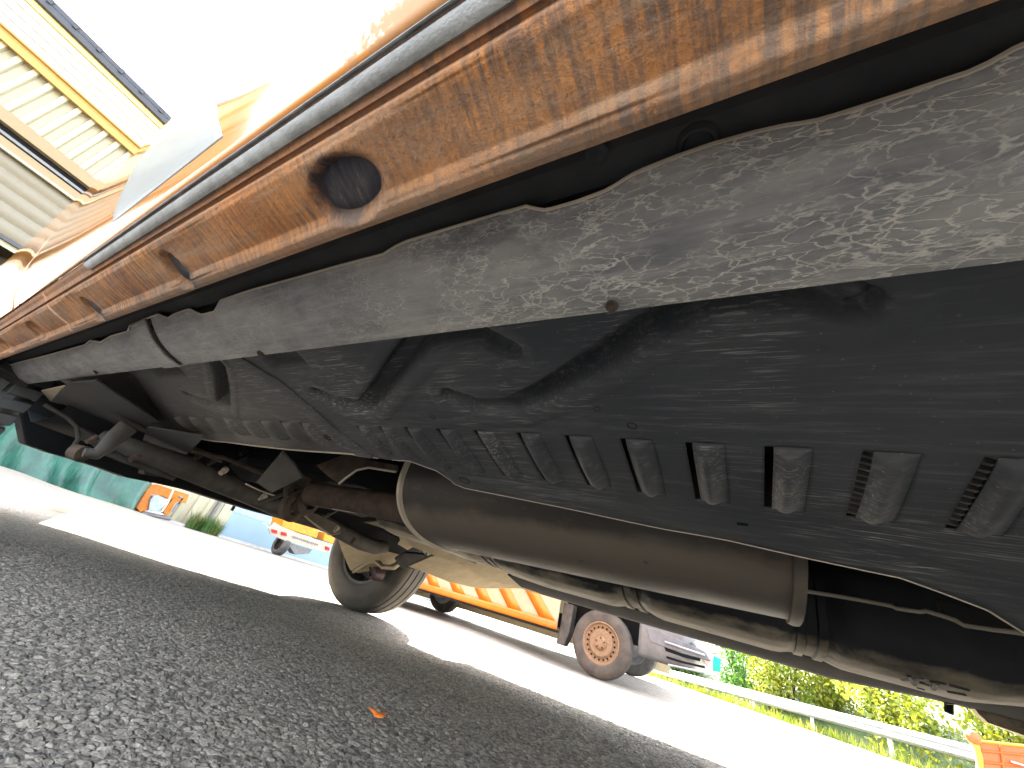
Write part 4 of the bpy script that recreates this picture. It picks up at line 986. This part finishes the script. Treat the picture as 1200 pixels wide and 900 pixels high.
hz('door_rail', 3.84, 3.92, XB + 0.02, MATS['roof_grey'], 0.06, y1=4.9)
hz('beam', 3.38, 3.84, XB - 1.2, GREYP, 0.2, y1=4.9)
hz('transom', 3.20, 3.36, XB + 0.03, TAN, 0.08, y1=4.9)
hz('translucent_panel', 0.0, 3.20, XB - 0.02, simple('milky_panel', (0.82, 0.84, 0.82), 0.4, var=0.03), 0.04, y1=4.9)
part('wall', MB().grid([[(XB - 0.06, y, z) for z in (3.9, 5.4, 7.3)] for y in (Y0, Y1)] ), CREAM, hall)
part('wall', MB().add([(XB - 8, Y0, 0), (XB, Y0, 0), (XB, Y0, 8.9), (XB - 8, Y0, 8.9), (XB - 8, Y1, 0), (XB, Y1, 0), (XB, Y1, 8.9), (XB - 8, Y1, 8.9)], [(0, 1, 2, 3), (4, 7, 6, 5), (0, 3, 7, 4)]), CREAM, hall, smooth=False)
corr('sheet_wall', 0.0, 5.4, XB, CREAM2, 0.30, 0.05, y0=4.9, y1=6.15, label='cream wall strip by the weeds')
hz('post', 0.0, 5.4, XB + 0.12, GREYP, 0.08, y0=5.86, y1=5.93)
hz('door_frame', 0.0, 3.4, XB + 0.10, CREAM2, 0.10, y0=6.05, y1=6.25)
bl = hz('blue_door', -0.1, 5.4, XB + 0.04, BLUEW, 0.05, y0=6.25, y1=Y1, label='light blue sliding door')
hz('door_groove', 0.70, 0.73, XB + 0.05, simple('blue_groove', (0.25, 0.42, 0.52), 0.6), 0.02, y0=6.25, y1=Y1)  # thin strip in a stronger blue across the door
# kerb at the hall's foot
struct('kerb', MB().box((XB + 0.25, 6, 0.02), (0.25, 26, 0.10)), simple('kerb_concrete', (0.40, 0.39, 0.37), 0.8), smooth=False)

# ---- green tarpaulin over a stack
TG = NT('green_tarp'); nn = TG.noise(3, 5)
TARP = TG.set(TG.ramp(nn, [(0.3, (0.006, 0.036, 0.026)), (0.7, (0.016, 0.11, 0.072))]), 0.42, bump=TG.noise(9, 5, 0.6, (1, 1, 0.25)), bd=0.05, bs=0.6)
P = []
for i in range(90):
    y = 0.9 + 3.0 * i / 89; row = []
    for j in range(30):
        v = j / 29; z = 1.15 * (1 - v) + 0.0
        fold = 0.12 * math.sin(y * 7.1 + 0.6 * math.sin(z * 3)) + 0.05 * math.sin(y * 11.7 + z * 2) * v + 0.09 * math.exp(-((y - 3.2) / 0.12) ** 2)
        row.append((-12.0 + 0.25 * v + fold, y + 0.12 * v * math.sin(z * 2 + y), max(0.01, z)))
    P.append(row)
for i, r in enumerate(P): P[i] = [(-12.9, r[0][1], 1.2), (-12.2, r[0][1], 1.22)] + r
o = part('tarpaulin', MB().grid(P), TARP, None, solid=0.008); tag(o, 'green tarpaulin draped over a low stack by the hall', 'tarpaulin')
# ---- orange machine beside it
mc = thing('compactor', 'small orange hand-guided machine parked between green tarp and cream wall', 'machine', (-12.4, 4.6, 0))
SO2 = simple('machine_orange', (0.42, 0.125, 0.004), 0.4, var=0.15)
def mp(name, pts, x, t, mat, bev=0.01, label=None): return part(name, MB().slab([tuple(wX(a, b, x)) for a, b in pts], t, (-1, 0, 0)), mat, mc, smooth=False, bevel=bev, label=label)
mp('hood', [(174, 570), (182, 566), (222, 580), (218, 590), (200, 586), (190, 581), (176, 579)], -12.3, 0.35, SO2, label='orange hood')
mp('frame', [(160, 595), (173, 572), (178, 574), (174, 598), (164, 600)], -12.25, 0.3, SO2)
mp('motor', [(176, 586), (180, 581), (193, 584), (188, 600), (174, 598)], -12.2, 0.3, simple('motor_grey_blue', (0.30, 0.38, 0.46), 0.4, 0.3))
mp('frame', [(192, 598), (204, 584), (208, 586), (197, 604), (192, 602)], -12.22, 0.2, SO2)
part('handle_bar', MB().tube([tuple(wX(a, b, -12.15)) for a, b in ((203, 574), (196, 590), (189, 600))], 0.025, 8), EDGE, mc)
part('handle_bar', MB().tube([tuple(wX(a, b, -12.15)) for a, b in ((210, 582), (214, 584), (208, 592), (202, 600))], 0.03, 8), GREYP, mc)
mp('top_cover', [(170, 563), (178, 557), (200, 560), (224, 574), (222, 580), (184, 568), (176, 568)], -12.28, 0.4, simple('faded_cover', (0.55, 0.42, 0.26), 0.5))
part('roller', MB().tube([tuple(wX(166, 601, -12.3)), tuple(wX(200, 608, -12.3))], 0.045, 12), GREYP, mc)

# ---- weeds against the cream wall
def blades(name, cx, cy, spread, n, h, mat, label, cat, lean=0.35, leaf=False):
    mb = MB(); z0_ = gz(cx, cy)
    for k in range(n):
        a = rng.rand() * 6.283; r_ = spread * math.sqrt(rng.rand()); x, y = cx + math.cos(a) * r_ * 0.4, cy + math.sin(a) * r_
        hh = h * (0.45 + 0.6 * rng.rand()); dx, dy = (rng.rand() - .5) * lean * 2 * hh, (rng.rand() - .5) * lean * 2 * hh; w_ = 0.006 + 0.008 * rng.rand(); q = rng.rand() * 3.14
        cq, sq = math.cos(q) * w_, math.sin(q) * w_
        mb.add([(x - cq, y - sq, z0_), (x + cq, y + sq, z0_), (x + dx * .4 + cq * .8, y + dy * .4 + sq * .8, z0_ + hh * .55), (x + dx * .4 - cq * .8, y + dy * .4 - sq * .8, z0_ + hh * .55), (x + dx, y + dy, z0_ + hh)], [(0, 1, 2, 3), (3, 2, 4)])
    o = part(name, mb, mat, None, smooth=False); tag(o, label, cat); return o
G1 = mat_leaf('weed_green', (0.05, 0.12, 0.02), (0.12, 0.14, 0.03)); G2 = mat_leaf('bush_green', (0.035, 0.13, 0.012), (0.11, 0.22, 0.02)); G3 = mat_leaf('bush_yellow_green', (0.13, 0.20, 0.012), (0.27, 0.26, 0.02))
blades('weed', -12.6, 5.75, 0.45, 420, 0.48, G1, 'tuft of green weeds at the foot of the cream wall', 'weeds')

# ---- guardrail
A = wD(785, 790, 22); B = wD(1150, 886, 16)
rail = thing('guardrail', 'galvanised steel guardrail in front of the bushes', 'guardrail', tuple((A + B) / 2 - np.array([0, 0, 0.6])))
dirv = (B - A); L_ = np.linalg.norm(dirv[:2]); u = dirv / L_; A2 = A - u * 6; B2 = B + u * 8
nrm = np.array([u[1], -u[0], 0])
if nrm[1] > 0: nrm = -nrm
WP = [(-0.155, 0.0), (-0.13, 0.03), (-0.09, 0.075), (-0.05, 0.075), (-0.015, 0.01), (0.015, 0.01), (0.05, 0.075), (0.09, 0.075), (0.13, 0.03), (0.155, 0.0)]
P = [[tuple(A2 + (B2 - A2) * k / 24 + nrm * d + np.array([0, 0, z])) for z, d in WP] for k in range(25)]
part('rail_beam', MB().grid(P), STEEL, rail, solid=0.004)
k = 0.0; Lt = np.linalg.norm(B2 - A2)
while k < Lt:
    p = A2 + (B2 - A2) * k / Lt - nrm * 0.06; part('rail_post', MB().box((p[0], p[1], p[2] - 0.25), (0.08, 0.12, 0.75)), STEEL, rail, smooth=False); k += 2.0
# ---- bushes behind: leaf clumps, one object each
def bush(cx, cy, cz, rx, ry, h, n, mat, label):
    t = thing('bush', label, 'bush', (cx, cy, cz), 'bushes behind the guardrail')
    mb = MB(); cl = [(rng.normal(0, .42, 2), 0.15 + 0.8 * rng.rand(), 0.22 + 0.25 * rng.rand()) for _ in range(26)]
    for k in range(n):
        (ox, oy), oz, cr = cl[rng.randint(len(cl))]
        d = rng.normal(0, 1, 3); d /= np.linalg.norm(d) + 1e-6; rr = cr * (0.6 + 0.4 * rng.rand())
        c = np.array([cx + (ox + d[0] * rr) * rx, cy + (oy + d[1] * rr) * ry, cz + max(0.03, oz + d[2] * rr * 0.8) * h])
        s_ = 0.045 + 0.05 * rng.rand(); a = rng.normal(0, 1, 3); a /= np.linalg.norm(a); b = np.cross(a, rng.normal(0, 1, 3)); b /= np.linalg.norm(b)
        mb.add([c - a * s_, c + b * s_ * .5, c + a * s_, c - b * s_ * .5], [(0, 1, 2, 3)])
    part('foliage', mb, mat, t, smooth=False, kind='stuff')
    mb = MB()
    for k in range(6):
        q = rng.rand() * 6.28; mb.tube([(cx, cy, cz - 0.1), (cx + math.cos(q) * rx * .2, cy + math.sin(q) * ry * .2, cz + h * .4), (cx + math.cos(q) * rx * .5, cy + math.sin(q) * ry * .5, cz + h * .8)], [0.04, 0.025, 0.01], 6)
    part('stem', mb, RUSTY, t)
lbls = ['dark green bush at the left end of the guardrail', 'bright green bush behind the nose of the striped van', 'tall light green bush behind the guardrail', 'yellow green bush right of the tall light green one', 'broad yellow leaved bush at mid guardrail', 'dense yellowish bush left of the orange tub', 'green bush directly above the orange tub', 'dark green shrub at the right end of the guardrail', 'leafy green shrub beyond the right picture edge']
for k in range(8):
    f_ = (k + 0.3) / 8; c = A2 + (B2 - A2) * (0.16 + f_ * 0.92) - nrm * (1.6 + 0.9 * (k % 2))
    bush(c[0], c[1], gz(c[0], c[1]) - 0.1, 1.9, 1.5, 3.0 + 0.5 * ((k * 7) % 3), 7000, [G2, G2, G3, G3, G3, G3, G2, G2, G2][k], lbls[k])
# earth bank with ground cover behind the bushes
P = []
for i in range(30):
    c = A2 + (B2 - A2) * (i / 29 * 1.8 - 0.4)
    row = []
    for d_, hgt in ((-0.35, -0.02), (0.1, 0.02), (1.0, 0.15), (3.0, 0.9), (7, 2.6), (14, 3.2), (60, 2.0)):
        p = c - nrm * d_; row.append((p[0], p[1], float(terrain(p[0], p[1])) + hgt + 0.05 * math.sin(i * 1.7 + d_)))
    P.append(row)
GB = NT('bank_green'); struct('grass_bank', MB().grid(P), GB.set(GB.ramp(GB.noise(6, 6, 0.7), [(0.3, (0.02, 0.05, 0.01)), (0.7, (0.08, 0.12, 0.025))]), 0.8, bump=GB.noise(18, 5), bd=0.08, bs=1.0))
mb = MB()
for k in range(9000):
    f_ = rng.rand(); c = A2 + (B2 - A2) * (f_ * 1.2 - 0.1) - nrm * (rng.rand() ** 1.4 * 1.6 - 0.35); z_ = gz(c[0], c[1]) if k % 8 == 0 else zlast; zlast = z_
    hh = 0.08 + 0.22 * rng.rand(); q = rng.rand() * 3.14; w_ = 0.010 + 0.014 * rng.rand(); cq, sq = math.cos(q) * w_, math.sin(q) * w_; dx, dy = rng.normal(0, .10, 2)
    z_ = float(np.interp(0, [0], [z_])); mb.add([(c[0] - cq, c[1] - sq, z_ - .05), (c[0] + cq, c[1] + sq, z_ - .05), (c[0] + dx, c[1] + dy, z_ + hh)], [(0, 1, 2)])
o = part('roadside_grass', mb, G3, None, smooth=False); o['kind'] = 'stuff'

# ---- orange tub at the right edge
tb = thing('grit_tub', 'orange steel tub with rolled corner at the right edge of the yard', 'tub', tuple(wD(1180, 905, 7.5)))
def tbp(pts, d0=7.5):
    c0 = wD(1140, 870, d0); return [tuple(wY(a, b, c0[1])) for a, b in pts]
TO = simple('tub_orange', (0.50, 0.08, 0.004), 0.42, var=0.15); TO2 = simple('tub_edge_amber', (0.50, 0.22, 0.01), 0.42, var=0.1)
part('panel', MB().slab(tbp([(1146, 868), (1175, 872), (1260, 880), (1260, 960), (1152, 950), (1150, 905)]), 0.05, (0, 1, 0)), TO, tb, smooth=False, bevel=0.012, label='orange front panel')
part('corner_post', MB().slab([(p[0], p[1] - 0.02, p[2]) for p in tbp([(1134, 864), (1140, 862), (1147, 872), (1152, 890), (1154, 950), (1148, 950), (1145, 895), (1141, 876)])], 0.06, (0, 1, 0)), TO2, tb, smooth=False, bevel=0.006)
part('corner_knob', MB().lathe(tuple(np.array(tbp([(1140, 864)])[0])), (0.3, -1, 0), [(-0.05, 0.0), (-0.04, 0.05), (0.0, 0.065), (0.04, 0.05), (0.05, 0.0)], 20), TO, tb)
part('top_rim', MB().tube([(p[0], p[1] - 0.02, p[2]) for p in tbp([(1146, 868), (1175, 871.5), (1260, 880)])], 0.012, 8), TO2, tb)
for l in ([(1150, 880), (1258, 890)], [(1172, 874), (1176, 905)], [(1152, 893), (1240, 902)]):
    part('rib', MB().tube([(p[0], p[1] - 0.01, p[2]) for p in tbp(l)], 0.010, 8), TO, tb)
part('chain', MB().tube([(p[0], p[1] - 0.03, p[2]) for p in tbp([(1183, 892), (1200, 897), (1230, 905)])], 0.010, 8), STEEL, tb)

# ---- leaves on the asphalt
def leaf(px, py, s, mat, label, rot):
    c = wZ(px, py, 0.009); mb = MB(); n = 14; up_ = []
    ring = []
    for k in range(n):
        q = 2 * math.pi * k / n; rr = s * (1 + 0.22 * math.cos(3 * q + 1) + 0.1 * math.sin(5 * q)); x, y = math.cos(q) * rr * 1.15, math.sin(q) * rr * 0.95
        X_, Y_ = x * math.cos(rot) - y * math.sin(rot), x * math.sin(rot) + y * math.cos(rot)
        ring.append((c[0] + X_, c[1] + Y_, c[2] + 0.001 + 0.002 * math.sin(2 * q)))
    mb.add([(c[0], c[1], c[2] + 0.001)] + ring, [(0, 1 + k, 1 + (k + 1) % n) for k in range(n)])
    o = part('leaf', mb, mat, None, solid=0.0006); tag(o, label, 'leaf', 'fallen leaves')
leaf(443, 836, 0.0135, simple('orange_leaf', (0.62, 0.16, 0.02), 0.5, var=0.35, scale=120), 'orange dry leaf on the shaded asphalt', -0.3)
leaf(70, 597, 0.05, simple('yellow_leaf', (0.75, 0.42, 0.02), 0.5, var=0.2, scale=60), 'yellow leaf on the sunlit strip at far left', 0.2)
# ---- sky is the world; far tree line closes the horizon behind the bank
